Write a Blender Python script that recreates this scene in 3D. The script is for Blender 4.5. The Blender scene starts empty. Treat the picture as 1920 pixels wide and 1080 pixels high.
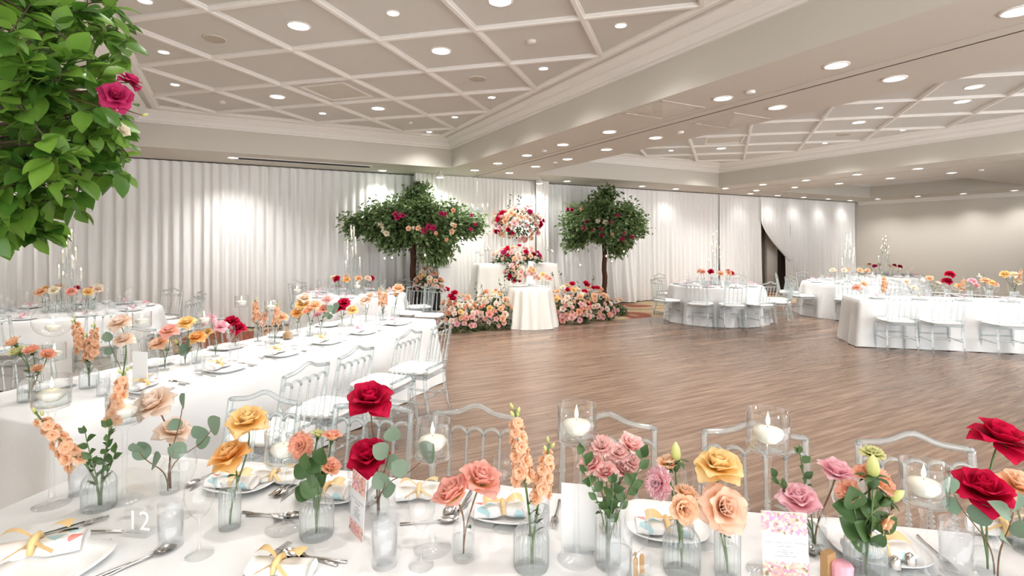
import bpy, math, random
from mathutils import Vector, Matrix, Euler
RNG = random.Random(11)
PI = math.pi
sin, cos, rad = math.sin, math.cos, math.radians
S = bpy.context.scene
COL = S.collection

# ---------------------------------------------------------------- camera, world, exposure
EYE = 1.65          # eye height; camera stands at the world origin looking along +Y
F = 1000.0          # focal length in pixels of the 1920 px frame
HOR = 455.0         # horizon row
cam_d = bpy.data.cameras.new('camera'); cam_d.sensor_width = 36.0
cam_d.lens = 36.0*F/1920.0; cam_d.shift_y = -(540.0-HOR)/1920.0; cam_d.clip_start = 0.05
cam = bpy.data.objects.new('camera', cam_d); COL.objects.link(cam)
cam.location = (0, 0, EYE); cam.rotation_euler = (PI/2, 0, 0)
S.camera = cam
world = bpy.data.worlds.new('world'); S.world = world; world.use_nodes = True
WBG = world.node_tree.nodes['Background']
WBG.inputs[0].default_value = (0.965, 0.985, 1.0, 1); WBG.inputs[1].default_value = 3.4
S.view_settings.view_transform = 'Standard'; S.view_settings.look = 'None'
S.view_settings.gamma = 1.0; S.view_settings.use_curve_mapping = False
S.view_settings.exposure = 0.44
S.cycles.max_bounces = 5; S.cycles.diffuse_bounces = 3; S.cycles.glossy_bounces = 2
S.cycles.transmission_bounces = 4; S.cycles.transparent_max_bounces = 18
S.cycles.use_adaptive_sampling = True; S.cycles.adaptive_threshold = 0.09; S.cycles.adaptive_min_samples = 8
S.cycles.time_limit = 1200
S.cycles.caustics_reflective = False; S.cycles.caustics_refractive = False
S.cycles.sample_clamp_indirect = 4.0
SPOT_W = 75.0       # power of a ceiling downlight

# ---------------------------------------------------------------- geometry helpers
ROOM = rad(28.2)    # the room is turned 28.2 degrees to the left of the view
def L(x, y, z=0.0):
    """room coordinates (x along the back wall, y towards it) -> world"""
    return Vector((x*cos(ROOM)-y*sin(ROOM), x*sin(ROOM)+y*cos(ROOM), z))
def at(px, py, z):
    """the place at height z that shows at photo pixel (px, py)"""
    D = F*(EYE-z)/(py-HOR)
    return Vector(((px-960)/F*D, D, z))
def deep(px, py, D):
    return Vector(((px-960)/F*D, D, EYE-(py-HOR)*D/F))

class MB:
    def __init__(s): s.v=[]; s.f=[]; s.pv=[]
    def add(s, vs, fs, pv=None):
        b=len(s.v); s.v += [tuple(v) for v in vs]; s.f += [tuple(b+i for i in f) for f in fs]
        s.pv += list(pv) if pv is not None else [0.5]*len(vs)
        return s
    def box(s, c, d, rz=0.0, taper=1.0):
        x,y,z=[k/2 for k in d]; cx,cy,cz=c; vs=[]
        for sz,t in ((-z,1.0),(z,taper)):
            for sx,sy in ((-x,-y),(x,-y),(x,y),(-x,y)):
                sx*=t; sy*=t
                vs.append((cx+sx*cos(rz)-sy*sin(rz), cy+sx*sin(rz)+sy*cos(rz), cz+sz))
        return s.add(vs, [(3,2,1,0),(4,5,6,7),(0,1,5,4),(1,2,6,5),(2,3,7,6),(3,0,4,7)])
    def lathe(s, prof, n=16, c=(0,0,0), rib=0.0, nrib=0, z0=-9, z1=9):
        vs=[]; fs=[]; m=len(prof)
        for r,z in prof:
            for i in range(n):
                a=2*PI*i/n; rr=r
                if nrib and z0<=z<=z1: rr=r*(1+rib*cos(a*nrib))
                vs.append((c[0]+rr*cos(a), c[1]+rr*sin(a), c[2]+z))
        for j in range(m-1):
            for i in range(n):
                k=(i+1)%n; fs.append((j*n+i, j*n+k, (j+1)*n+k, (j+1)*n+i))
        return s.add(vs, fs, [j/(m-1) for j in range(m) for i in range(n)])
    def tube(s, pts, r, n=6, caps=True):
        pts=[Vector(p) for p in pts]; m=len(pts)
        rs = r if isinstance(r,(list,tuple)) else [r]*m
        vs=[]; fs=[]; up=None
        for j,p in enumerate(pts):
            d=(pts[min(j+1,m-1)]-pts[max(j-1,0)])
            if d.length<1e-9: d=Vector((0,0,1))
            d.normalize()
            if up is None:
                up=Vector((1,0,0)) if abs(d.x)<.9 else Vector((0,1,0))
            a=d.cross(up)
            if a.length<1e-6: a=d.cross(Vector((0,1,0)))
            a.normalize(); b=a.cross(d); up=b.copy(); up=b
            for i in range(n):
                t=2*PI*i/n; vs.append(p+(a*cos(t)+b*sin(t))*rs[j])
        for j in range(m-1):
            for i in range(n):
                k=(i+1)%n; fs.append((j*n+i, j*n+k, (j+1)*n+k, (j+1)*n+i))
        if caps:
            fs.append(tuple(reversed(range(n)))); fs.append(tuple((m-1)*n+i for i in range(n)))
        return s.add(vs, fs, [j/max(1,m-1) for j in range(m) for i in range(n)])
    def grid(s, fn, nu, nv, closeu=False, pvf=None):
        vs=[]; fs=[]; pv=[]; cu = nu if closeu else nu+1
        for j in range(nv+1):
            for i in range(cu):
                vs.append(fn(i/nu, j/nv)); pv.append(j/nv)
        for j in range(nv):
            for i in range(nu):
                k=(i+1)%cu; fs.append((j*cu+i, j*cu+k, (j+1)*cu+k, (j+1)*cu+i))
        return s.add(vs, fs, pv)
    def ball(s, c, r, n=10, m=6, sz=1.0):
        prof=[(max(1e-4,r*sin(PI*j/m)), -r*sz*cos(PI*j/m)) for j in range(m+1)]
        return s.lathe(prof, n, c)
    def merge(s, o, M):
        return s.add([M@Vector(v) for v in o.v], o.f, o.pv)
    def mesh(s, name, smooth=True):
        me=bpy.data.meshes.new(name); me.from_pydata(s.v,[],s.f)
        if smooth: me.polygons.foreach_set('use_smooth',[True]*len(me.polygons))
        at_=me.attributes.new('pv','FLOAT','POINT'); at_.data.foreach_set('value',s.pv)
        me.materials.append(None); me.update(); return me

def ob(name, me, mat, parent=None, loc=(0,0,0), rot=(0,0,0), sc=1.0):
    if isinstance(me, MB): me = me.mesh(name)
    o=bpy.data.objects.new(name, me); COL.objects.link(o)
    o.material_slots[0].link='OBJECT'; o.material_slots[0].material=mat
    o.location=loc; o.rotation_euler=rot
    o.scale=(sc,sc,sc) if isinstance(sc,(int,float)) else sc
    if parent is not None: o.parent=parent
    return o
def tag(o, label, cat, group=None):
    o['label']=label; o['category']=cat
    if group: o['group']=group
    return o
def thing(name, label, cat, loc=(0,0,0), rz=0.0, group=None, sc=1.0):
    o=bpy.data.objects.new(name, None); COL.objects.link(o); o.empty_display_size=.05
    o.location=loc; o.rotation_euler=(0,0,rz); o.scale=(sc,sc,sc)
    return tag(o,label,cat,group)
def struct(name, me, mat, room=True, smooth=False, parent=None):
    if isinstance(me, MB): me = me.mesh(name, smooth)
    o=ob(name, me, mat, parent)
    if parent is None:
        o['kind']='structure'
        if room: o.rotation_euler=(0,0,ROOM)
    return o
def aim(d):
    """rotation matrix whose z axis points along d"""
    return Vector(d).normalized().to_track_quat('Z','Y').to_matrix().to_4x4()
def mats(M, name, me, mat, parent):
    o=ob(name, me, mat, parent); o.matrix_local=M; return o
ORD=['first','second','third','fourth','fifth','sixth','seventh','eighth','ninth','tenth','eleventh','twelfth','thirteenth','fourteenth','fifteenth','sixteenth']

# ---------------------------------------------------------------- materials
def nodes(name):
    m=bpy.data.materials.new(name); m.use_nodes=True; nt=m.node_tree
    return m, nt, nt.nodes['Principled BSDF']
def nd(nt, t, **kw):
    n=nt.nodes.new(t)
    for k,v in kw.items():
        if k in n.inputs: n.inputs[k].default_value=v
        else: setattr(n,k,v)
    return n
def plain(name, col, rough=.5, metal=0.0, bump=None, var=0.0, spec=None, trans=0.0):
    m,nt,p=nodes(name); col=tuple(col)+(1,)
    p.inputs['Base Color'].default_value=col; p.inputs['Roughness'].default_value=rough; p.inputs['Metallic'].default_value=metal
    if spec is not None: p.inputs['Specular IOR Level'].default_value=spec
    tc=nd(nt,'ShaderNodeTexCoord')
    if var:
        n=nd(nt,'ShaderNodeTexNoise',Scale=var if var>1 else 6.0); n.inputs['Detail'].default_value=3
        nt.links.new(tc.outputs['Object'],n.inputs['Vector'])
        mx=nd(nt,'ShaderNodeMix',data_type='RGBA'); mx.inputs[6].default_value=tuple(c*.86 for c in col[:3])+(1,); mx.inputs[7].default_value=tuple(min(1,c*1.1) for c in col[:3])+(1,)
        nt.links.new(n.outputs[0],mx.inputs[0]); nt.links.new(mx.outputs[2],p.inputs['Base Color'])
    if bump:
        n=nd(nt,'ShaderNodeTexNoise',Scale=bump[0]); n.inputs['Detail'].default_value=2
        nt.links.new(tc.outputs['Object'],n.inputs['Vector'])
        b=nd(nt,'ShaderNodeBump',Strength=bump[1],Distance=bump[2]); nt.links.new(n.outputs[0],b.inputs['Height']); nt.links.new(b.outputs[0],p.inputs['Normal'])
    if trans:
        out=nt.nodes['Material Output']; t=nd(nt,'ShaderNodeBsdfTranslucent',Color=col); mx=nd(nt,'ShaderNodeMixShader',Fac=trans)
        nt.links.new(p.outputs[0],mx.inputs[1]); nt.links.new(t.outputs[0],mx.inputs[2]); nt.links.new(mx.outputs[0],out.inputs[0])
    return m
def petal(name, base, tip, trans=.5, lo=.1, hi=.8):
    """petal whose colour runs from its foot to its rim"""
    m,nt,p=nodes(name); a=nd(nt,'ShaderNodeAttribute',attribute_name='pv')
    mr=nd(nt,'ShaderNodeMapRange'); mr.inputs[1].default_value=lo; mr.inputs[2].default_value=hi
    nt.links.new(a.outputs['Fac'],mr.inputs[0])
    mx=nd(nt,'ShaderNodeMix',data_type='RGBA'); mx.inputs[6].default_value=tuple(base)+(1,); mx.inputs[7].default_value=tuple(tip)+(1,)
    nt.links.new(mr.outputs[0],mx.inputs[0]); nt.links.new(mx.outputs[2],p.inputs['Base Color'])
    p.inputs['Roughness'].default_value=.6; p.inputs['Specular IOR Level'].default_value=.2
    out=nt.nodes['Material Output']; t=nd(nt,'ShaderNodeBsdfTranslucent'); ms=nd(nt,'ShaderNodeMixShader',Fac=trans)
    nt.links.new(mx.outputs[2],t.inputs[0]); nt.links.new(p.outputs[0],ms.inputs[1]); nt.links.new(t.outputs[0],ms.inputs[2]); nt.links.new(ms.outputs[0],out.inputs[0])
    return m
def glassy(name, tint, ior=1.45, rough=.02, body=0.0, bodycol=(1,1,1), refr=0.0, boost=1.0, rior=1.28):
    """clear glass: see-through tinted body, Fresnel reflections, optionally some refraction"""
    m=bpy.data.materials.new(name); m.use_nodes=True; nt=m.node_tree; nt.nodes.clear()
    out=nd(nt,'ShaderNodeOutputMaterial'); tr=nd(nt,'ShaderNodeBsdfTransparent',Color=tuple(tint)+(1,))
    gl=nd(nt,'ShaderNodeBsdfGlossy',Color=(1,1,1,1),Roughness=rough); lw=nd(nt,'ShaderNodeLayerWeight',Blend=.5); pw=nd(nt,'ShaderNodeMath',operation='POWER'); pw.inputs[1].default_value=3.6 if ior>1.4 else 4.5; nt.links.new(lw.outputs['Facing'],pw.inputs[0])
    fr=nd(nt,'ShaderNodeMath',operation='MULTIPLY_ADD'); fr.inputs[1].default_value=.55; fr.inputs[2].default_value=((ior-1)/(ior+1))**2; nt.links.new(pw.outputs[0],fr.inputs[0])
    last=tr
    if refr:
        rf=nd(nt,'ShaderNodeBsdfRefraction',Color=(.97,1,1,1),Roughness=.03,IOR=rior); m1=nd(nt,'ShaderNodeMixShader',Fac=refr)
        nt.links.new(tr.outputs[0],m1.inputs[1]); nt.links.new(rf.outputs[0],m1.inputs[2]); last=m1
    if body:
        df=nd(nt,'ShaderNodeBsdfDiffuse',Color=tuple(bodycol)+(1,)); m2=nd(nt,'ShaderNodeMixShader',Fac=body)
        nt.links.new(last.outputs[0],m2.inputs[1]); nt.links.new(df.outputs[0],m2.inputs[2]); last=m2
    ms=nd(nt,'ShaderNodeMixShader')
    if boost!=1.0:
        mu=nd(nt,'ShaderNodeMath',operation='MULTIPLY',use_clamp=True); mu.inputs[1].default_value=boost
        nt.links.new(fr.outputs[0],mu.inputs[0]); nt.links.new(mu.outputs[0],ms.inputs[0])
    else: nt.links.new(fr.outputs[0],ms.inputs[0])
    nt.links.new(last.outputs[0],ms.inputs[1]); nt.links.new(gl.outputs[0],ms.inputs[2]); nt.links.new(ms.outputs[0],out.inputs[0])
    return m
def emit(name, col, st):
    m=bpy.data.materials.new(name); m.use_nodes=True; nt=m.node_tree; nt.nodes.clear()
    e=nd(nt,'ShaderNodeEmission',Color=tuple(col)+(1,),Strength=st); o=nd(nt,'ShaderNodeOutputMaterial'); nt.links.new(e.outputs[0],o.inputs[0]); m.cycles.emission_sampling='NONE'; return m

def wood_mat():
    m,nt,p=nodes('dance_floor_wood'); tc=nd(nt,'ShaderNodeTexCoord'); g=nd(nt,'ShaderNodeNewGeometry')
    sep=nd(nt,'ShaderNodeMapping'); sep.inputs['Rotation'].default_value=(0,0,-ROOM); nt.links.new(g.outputs['Position'],sep.inputs['Vector'])
    mp=nd(nt,'ShaderNodeMapping'); mp.inputs['Scale'].default_value=(1.1,16,1); nt.links.new(sep.outputs[0],mp.inputs['Vector'])
    n=nd(nt,'ShaderNodeTexNoise',Scale=1.6,noise_dimensions='4D'); n.inputs['Detail'].default_value=5; n.inputs['Roughness'].default_value=.6; nt.links.new(mp.outputs[0],n.inputs['Vector'])
    mw=nd(nt,'ShaderNodeMath',operation='MULTIPLY'); mw.inputs[1].default_value=40; nt.links.new(g.outputs['Random Per Island'],mw.inputs[0]); nt.links.new(mw.outputs[0],n.inputs['W'])
    ad=nd(nt,'ShaderNodeMath',operation='MULTIPLY_ADD'); ad.inputs[1].default_value=.34; nt.links.new(g.outputs['Random Per Island'],ad.inputs[0])
    m2=nd(nt,'ShaderNodeMath',operation='MULTIPLY'); m2.inputs[1].default_value=1.05; nt.links.new(n.outputs[0],m2.inputs[0]); nt.links.new(m2.outputs[0],ad.inputs[2])
    r=nd(nt,'ShaderNodeValToRGB'); nt.links.new(ad.outputs[0],r.inputs[0])
    el=r.color_ramp.elements; el[0].position=.36; el[0].color=(.082,.050,.036,1); el[1].position=.98; el[1].color=(.30,.208,.150,1)
    e=el.new(.68); e.color=(.168,.108,.076,1)
    nt.links.new(r.outputs[0],p.inputs['Base Color']); p.inputs['Roughness'].default_value=.27; p.inputs['Specular IOR Level'].default_value=.42
    b=nd(nt,'ShaderNodeBump',Strength=.12,Distance=.003); nt.links.new(n.outputs[0],b.inputs['Height']); nt.links.new(b.outputs[0],p.inputs['Normal'])
    return m
def carpet_mat():
    m,nt,p=nodes('patterned_carpet'); tc=nd(nt,'ShaderNodeTexCoord')
    n=nd(nt,'ShaderNodeTexNoise',Scale=.55); n.inputs['Detail'].default_value=1; n.inputs['Distortion'].default_value=1.4; nt.links.new(tc.outputs['Object'],n.inputs['Vector'])
    r=nd(nt,'ShaderNodeValToRGB'); nt.links.new(n.outputs[0],r.inputs[0]); el=r.color_ramp.elements
    el[0].position=.40; el[0].color=(.26,.065,.028,1); el[1].position=.46; el[1].color=(.48,.34,.20,1)
    e=el.new(.62); e.color=(.52,.39,.24,1); e=el.new(.68); e.color=(.36,.24,.13,1)
    f=nd(nt,'ShaderNodeTexWave',Scale=3.5,Distortion=6.0); nt.links.new(tc.outputs['Object'],f.inputs['Vector'])
    mx=nd(nt,'ShaderNodeMix',data_type='RGBA',blend_type='MULTIPLY'); mx.inputs[0].default_value=.35
    nt.links.new(r.outputs[0],mx.inputs[6]); nt.links.new(f.outputs[0],mx.inputs[7]); nt.links.new(mx.outputs[2],p.inputs['Base Color'])
    p.inputs['Roughness'].default_value=.95; return m
def leaf_mat(name, a, b, rough=.45, trans=.25):
    m,nt,p=nodes(name); g=nd(nt,'ShaderNodeNewGeometry'); oi=nd(nt,'ShaderNodeObjectInfo')
    ad=nd(nt,'ShaderNodeMath',operation='ADD'); nt.links.new(g.outputs['Random Per Island'],ad.inputs[0]); nt.links.new(oi.outputs['Random'],ad.inputs[1])
    fr=nd(nt,'ShaderNodeMath',operation='FRACT'); nt.links.new(ad.outputs[0],fr.inputs[0])
    mx=nd(nt,'ShaderNodeMix',data_type='RGBA'); mx.inputs[6].default_value=tuple(a)+(1,); mx.inputs[7].default_value=tuple(b)+(1,)
    nt.links.new(fr.outputs[0],mx.inputs[0]); nt.links.new(mx.outputs[2],p.inputs['Base Color']); p.inputs['Roughness'].default_value=rough
    out=nt.nodes['Material Output']; t=nd(nt,'ShaderNodeBsdfTranslucent'); ms=nd(nt,'ShaderNodeMixShader',Fac=trans)
    nt.links.new(mx.outputs[2],t.inputs[0]); nt.links.new(p.outputs[0],ms.inputs[1]); nt.links.new(t.outputs[0],ms.inputs[2]); nt.links.new(ms.outputs[0],out.inputs[0])
    return m

M={}
M['ceiling']=plain('ceiling_paint',(.63,.61,.57),.8)
M['soffit']=plain('soffit_paint',(.63,.595,.53),.75)
M['mould']=plain('moulding_paint',(.84,.81,.77),.6)
M['wall']=plain('beige_wallcovering',(.66,.62,.55),.8,bump=(60,.1,.003))
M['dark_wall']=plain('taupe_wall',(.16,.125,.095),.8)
M['curtain']=plain('sheer_white_curtain',(.88,.872,.855),.8,bump=(150,.1,.002))
M['drape']=plain('ivory_backdrop_drape',(.88,.86,.82),.75)
M['cloth']=plain('white_satin_tablecloth',(.79,.79,.785),.55,bump=(7,.45,.012))
M['ivory']=plain('ivory_tablecloth',(.76,.735,.68),.5)
M['wood']=wood_mat(); M['carpet']=carpet_mat()
M['slot']=plain('black_slot',(.006,.004,.004),.8)
M['groove']=plain('dark_track',(.05,.04,.03),.7)
M['grille']=plain('beige_grille',(.47,.41,.33),.7)
M['vent']=plain('painted_vent',(.62,.575,.50),.6)
M['lens']=emit('lamp_lens',(1,.97,.92),14.0)
M['lens_star']=emit('bright_lamp_lens',(1,.98,.94),30.0)
M['flame']=emit('candle_flame',(1,.80,.42),9.0)
M['crystal']=glassy('clear_acrylic',(.955,.985,.99),1.5,.04,body=.11,bodycol=(.84,.94,.97),refr=.32,boost=1.45)
M['glass']=glassy('clear_glass',(.99,.995,.995),1.45,.02,body=.006,bodycol=(.9,.95,.95),boost=1.25)
M['rib_glass']=glassy('ribbed_glass',(.985,.993,.993),1.5,.03,body=.05,bodycol=(.95,.98,.97),refr=.22,boost=1.4,rior=1.16)
M['ice_glass']=glassy('iced_water_glass',(.98,.985,.99),1.45,.05,body=.028,bodycol=(.95,.96,.97),boost=1.3)
M['water']=glassy('water',(.95,.97,.97),1.33,.01)
M['frost']=plain('frosted_white_acrylic',(.88,.88,.87),.35)
M['wax']=plain('cream_wax',(.93,.89,.79),.5,trans=.2)
M['seat']=plain('white_vinyl_cushion',(.88,.87,.85),.45)
M['china']=plain('white_china',(.90,.90,.89),.12)
M['silver']=plain('polished_steel',(.62,.60,.58),.16,metal=1.0)
M['ribbon']=plain('gold_satin_ribbon',(.80,.56,.26),.4)
M['pinkribbon']=plain('pink_paper',(.85,.42,.50),.6)
M['kraft']=plain('kraft_paper',(.42,.25,.11),.8)
M['trunk']=plain('dark_brown_trunk',(.085,.032,.018),.8,var=9.0)
M['twig']=plain('twig_bark',(.07,.045,.03),.8)
M['stem']=plain('green_stem',(.09,.16,.045),.5)
M['brownstem']=plain('brown_stem',(.17,.09,.045),.6)
M['leaf']=leaf_mat('rose_leaf',(.035,.085,.022),(.08,.15,.045))
M['euc']=leaf_mat('eucalyptus_leaf',(.13,.21,.14),(.21,.29,.20),.6)
M['tree']=leaf_mat('ficus_leaf',(.040,.125,.015),(.20,.37,.05),.35,.35)
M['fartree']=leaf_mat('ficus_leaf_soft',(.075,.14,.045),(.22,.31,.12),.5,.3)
M['moss']=leaf_mat('mound_greenery',(.035,.075,.025),(.10,.17,.06),.6,.2)
PET={'red':petal('red_petal',(.34,.0,.02),(.66,.008,.065)),
 'yellow':petal('yellow_petal',(.97,.60,.16),(.98,.76,.40)),
 'orange':petal('orange_petal',(.97,.48,.07),(.97,.64,.30)),
 'blush':petal('blush_petal',(.96,.72,.52),(.97,.84,.75)),
 'apricot':petal('apricot_petal',(.96,.48,.20),(.97,.70,.55),lo=0,hi=.6),
 'pinkpeach':petal('pink_peach_petal',(.97,.66,.30),(.97,.54,.46),lo=0,hi=.5),
 'peach':petal('peach_petal',(.96,.55,.28),(.97,.68,.48)),
 'pink':petal('pink_petal',(.97,.50,.50),(.98,.68,.64)),
 'lilac':petal('lilac_pink_petal',(.97,.47,.56),(.98,.65,.70)),
 'coral':petal('coral_petal',(.97,.72,.36),(.96,.52,.39)),
 'cream':petal('cream_petal',(.94,.82,.55),(.96,.90,.76)),
 'magenta':petal('magenta_petal',(.42,.01,.08),(.66,.05,.19)),
 'lime':petal('lime_petal',(.55,.60,.20),(.84,.83,.45)),
 'stock':petal('peach_stock_petal',(.96,.55,.30),(.97,.70,.50))}
# ================================================================ the room
ZS, ZT = 3.17, 3.755
XL, XR, YF, YB = -5.2, 20.85, -3.2, 11.95
def rect(mb, x0,x1,y0,y1,z, flip=False):
    f=(0,1,2,3) if not flip else (3,2,1,0)
    mb.add([(x0,y0,z),(x1,y0,z),(x1,y1,z),(x0,y1,z)],[f])
TR=[(-1.28,4.05,-2.05,10.16),(5.98,11.85,-2.05,10.16),(14.5,19.25,6.0,10.2)]   # recessed trays: x0,x1,y0,y1
mb=MB()
for a,b in ((XL,-1.28),(4.05,5.98),(11.85,14.5),(19.25,XR)): rect(mb,a,b,YF,YB,ZS,True)
for x0,x1,y0,y1 in TR:
    rect(mb,x0,x1,y1,YB,ZS,True); rect(mb,x0,x1,YF,y0,ZS,True)
    for (ax,ay,bx,by) in ((x0,y0,x1,y0),(x1,y0,x1,y1),(x1,y1,x0,y1),(x0,y1,x0,y0)):
        mb.add([(ax,ay,ZS),(bx,by,ZS),(bx,by,ZT+.02),(ax,ay,ZT+.02)],[(0,1,2,3)])
ceiling=struct('ceiling',mb,M['soffit'])
def ring(mb, R, prof):
    x0,x1,y0,y1=R; n=len(prof); vs=[]
    for d,z in prof: vs+=[(x0+d,y0+d,z),(x1-d,y0+d,z),(x1-d,y1-d,z),(x0+d,y1-d,z)]
    fs=[]
    for j in range(n-1):
        for i in range(4):
            k=(i+1)%4; fs.append((j*4+i,j*4+k,(j+1)*4+k,(j+1)*4+i))
    mb.add(vs,fs)
PITCH=[(3,8),(3,8),(3,3)]
sn=0
for t,(R,(na,nb)) in enumerate(zip(TR,PITCH)):
    x0,x1,y0,y1=R
    m2=MB(); rect(m2,x0,x1,y0,y1,ZT,True)
    panel=struct('ceiling',m2,M['ceiling'])
    m2=MB(); ring(m2,R,[(0,3.545),(.035,3.545),(.035,3.575),(.06,3.58),(.075,3.61),(.105,3.645),(.12,3.65),(.12,3.672),(.15,3.69),(.185,3.725),(.20,3.73),(.20,ZT)])
    struct('trim_%d'%(2*t+1),m2,M['mould'])
    m2=MB(); ring(m2,R,[(.265,ZT),(.265,3.735),(.285,3.725),(.285,3.715),(.345,3.710),(.355,3.725),(.38,3.735),(.38,ZT)])
    struct('trim_%d'%(2*t+2),m2,M['mould'])
    ix0,ix1,iy0,iy1=x0+.37,x1-.37,y0+.37,y1-.37
    px=(ix1-ix0)/na; py=(iy1-iy0)/nb
    def strip(a0,b0,a1,b1,dz):
        A=Vector((ix0+a0*px,iy1-b0*py,0)); B=Vector((ix0+a1*px,iy1-b1*py,0)); d=B-A; ln=d.length
        m=MB(); w=.034; prof=[(-w,ZT),(-w,ZT-.018),(-w*.66,ZT-.022),(-w*.55,ZT-.038-dz),(w*.55,ZT-.038-dz),(w*.66,ZT-.022),(w,ZT-.018),(w,ZT)]
        nx,ny=-d.y/ln,d.x/ln; vs=[]
        for P in (A,B): vs+=[(P.x+nx*o,P.y+ny*o,z) for o,z in prof]
        k=len(prof); m.add(vs,[(i,i+1,k+i+1,k+i) for i in range(k-1)])
        ob('lattice_strip',m.mesh('lattice_strip',False),M['mould'],panel)
    for k in range(-nb-1,na+nb+2):
        c=k+.5
        for sgn in (1,-1):       # a + sgn*b = c inside 0..na, 0..nb
            pts=[]
            for b in (0,nb):
                a=c-sgn*b
                if 0<=a<=na: pts.append((a,b))
            for a in (0,na):
                b=(c-a)*sgn
                if 0<b<nb: pts.append((a,b))
            if len(pts)>=2:
                p,q=pts[0],pts[-1]
                if abs(p[0]-q[0])>.1: strip(p[0],p[1],q[0],q[1],.002 if sgn>0 else 0.0)
# tracks for the folding walls
for i,x in enumerate((5.02,12.87)):
    mb=MB(); mb.box((x,(YF+11.4)/2,ZS-.002),(.022,11.4-YF,.008)); struct('trim_%d'%(7+i),mb,M['groove'])
    mb=MB(); mb.box((x-.09,(YF+11.4)/2,ZS-.004),(.13,11.4-YF,.010)); struct('trim_%d'%(9+i),mb,M['soffit'])
# walls
mb=MB(); mb.box((XR+.05,(YF+YB)/2,1.6),(.1,YB-YF,3.2)); struct('wall_right',mb,M['wall'])
mb=MB(); mb.box((XL-.05,(YF+YB)/2,1.6),(.1,YB-YF,3.2)); struct('wall_left',mb,M['wall'])
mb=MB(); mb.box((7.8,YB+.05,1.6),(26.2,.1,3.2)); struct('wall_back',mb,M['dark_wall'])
mb=MB(); ring(mb,(XL,XR,YF,YB-.42),[(0,ZS-.14),(.02,ZS-.14),(.03,ZS-.09),(.08,ZS-.03),(.10,ZS)]); 
m3=MB(); 
m3.add([(XR-d,y,z) for y in (YF,YB-.5) for d,z in [(0,ZS-.13),(.02,ZS-.13),(.03,ZS-.09),(.08,ZS-.03),(.10,ZS)]],[(i,i+1,i+6,i+5) for i in range(4)])
struct('trim_11',m3,M['mould'])
mb=MB(); mb.box((XR-.012,(YF+YB)/2,.06),(.024,YB-YF-1,.12)); struct('baseboard_right',mb,M['wall'])
# niche panel seen through the open curtain
mb=MB(); mb.box((16.45,YB-.05,1.3),(.55,.08,2.6)); struct('door_1',mb,M['wall'])
# floor: carpet slab and dance floor planks
mb=MB(); mb.box(((XL+XR)/2,(YF+YB)/2,-.06),(XR-XL,YB-YF,.10)); floor=struct('floor',mb,M['carpet'])
FX0,FX1,FY0,FY1=-0.4,20.7,-2.0,8.95
PW,PLN=.135,1.22; near=[]
rows=int((FY1-FY0)/PW)
for r in range(rows):
    y=FY1-(r+.5)*PW; x=FX0-RNG.random()*PLN
    while x<FX1:
        a=max(x,FX0); b=min(x+PLN,FX1)
        if b-a>.05:
            c=L((a+b)/2,y); D=c.y
            vis = D>2.3 and -1.05<c.x/D<1.05
            px=960+F*c.x/D if D>0 else -9; py=HOR+F*EYE/D if D>0 else 9999
            hid = (py>985+ (px-1500)*.04) or px<560 or (px<840 and py<600+.29*(830-px)) 
            near.append((0 if (vis and not hid) else 1, D if D>0 else 50, a,b,y))
        x+=PLN
near.sort()
stuff=MB()
def plank(mb,x0,x1,y0,y1):
    h=.004; g=.0004; e=.0014
    vs=[(x0+g,y0+g,-.01),(x1-g,y0+g,-.01),(x1-g,y1-g,-.01),(x0+g,y1-g,-.01),(x0+g,y0+g,h-.0015),(x1-g,y0+g,h-.0015),(x1-g,y1-g,h-.0015),(x0+g,y1-g,h-.0015),
        (x0+e,y0+e,h),(x1-e,y0+e,h),(x1-e,y1-e,h),(x0+e,y1-e,h)]
    fs=[(8,9,10,11)]+[(i,(i+1)%4,4+(i+1)%4,4+i) for i in range(4)]+[(4+i,4+(i+1)%4,8+(i+1)%4,8+i) for i in range(4)]
    mb.add(vs,fs)
full=None
for i,(h,D,a,b,y) in enumerate(near):
    if i<300:
        if abs(b-a-PLN)<1e-6:
            if full is None:
                q=MB(); plank(q,-PLN/2,PLN/2,-PW/2,PW/2); full=q.mesh('plank',False)
            o=ob('plank',full,M['wood'],floor,((a+b)/2,y,0))
        else:
            q=MB(); plank(q,a,b,y-PW/2,y+PW/2); ob('plank',q.mesh('plank',False),M['wood'],floor)
    else: plank(stuff,a,b,y-PW/2,y+PW/2)
o=ob('plank',stuff.mesh('plank',False),M['wood'],floor); o['kind']='stuff'
# ================================================================ curtains along the back wall
def curtain(name,label,x0,x1,y,mat,z0=.015,z1=3.15,amp=.05,per=.17,seed=1,flare=.05,cat='curtain',group=None):
    rr=random.Random(seed); n=max(24,int((x1-x0)/per*8)); ph=[]; t=0
    for i in range(n+1):
        t+=2*PI*(x1-x0)/per/n*rr.uniform(.65,1.35); ph.append(t)
    am=[amp*(.55+.6*abs(sin(k*.37+seed))+.25*rr.random()) for k in range(n+1)]
    sway=[rr.uniform(-1,1) for k in range(n//9+3)]
    def fn(u,v):
        i=min(n,int(round(u*n))); z=z0+(z1-z0)*v; k=(1-v)
        s=sway[int(u*(len(sway)-1))]
        return (x0+(x1-x0)*u+.02*s*k*sin(3*v), y-(am[i]*sin(ph[i])+.6*amp*sin(ph[i]*.23+seed)*(.4+.6*k))*(.45+.55*k)-flare*k**3*(.6+.4*sin(ph[i]*.31)), z)
    mb=MB(); mb.grid(fn,n,7)
    o=ob(name,mb.mesh(name),mat,None,(0,0,0),(0,0,ROOM)); return tag(o,label,cat,group)
G='white curtains along the back wall'
YC=11.55
curtain('curtain','white floor-length curtain panel behind the overhanging tree, leftmost on the back wall',-5.1,-1.34,YC+.02,M['curtain'],seed=2,group=G)
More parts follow.
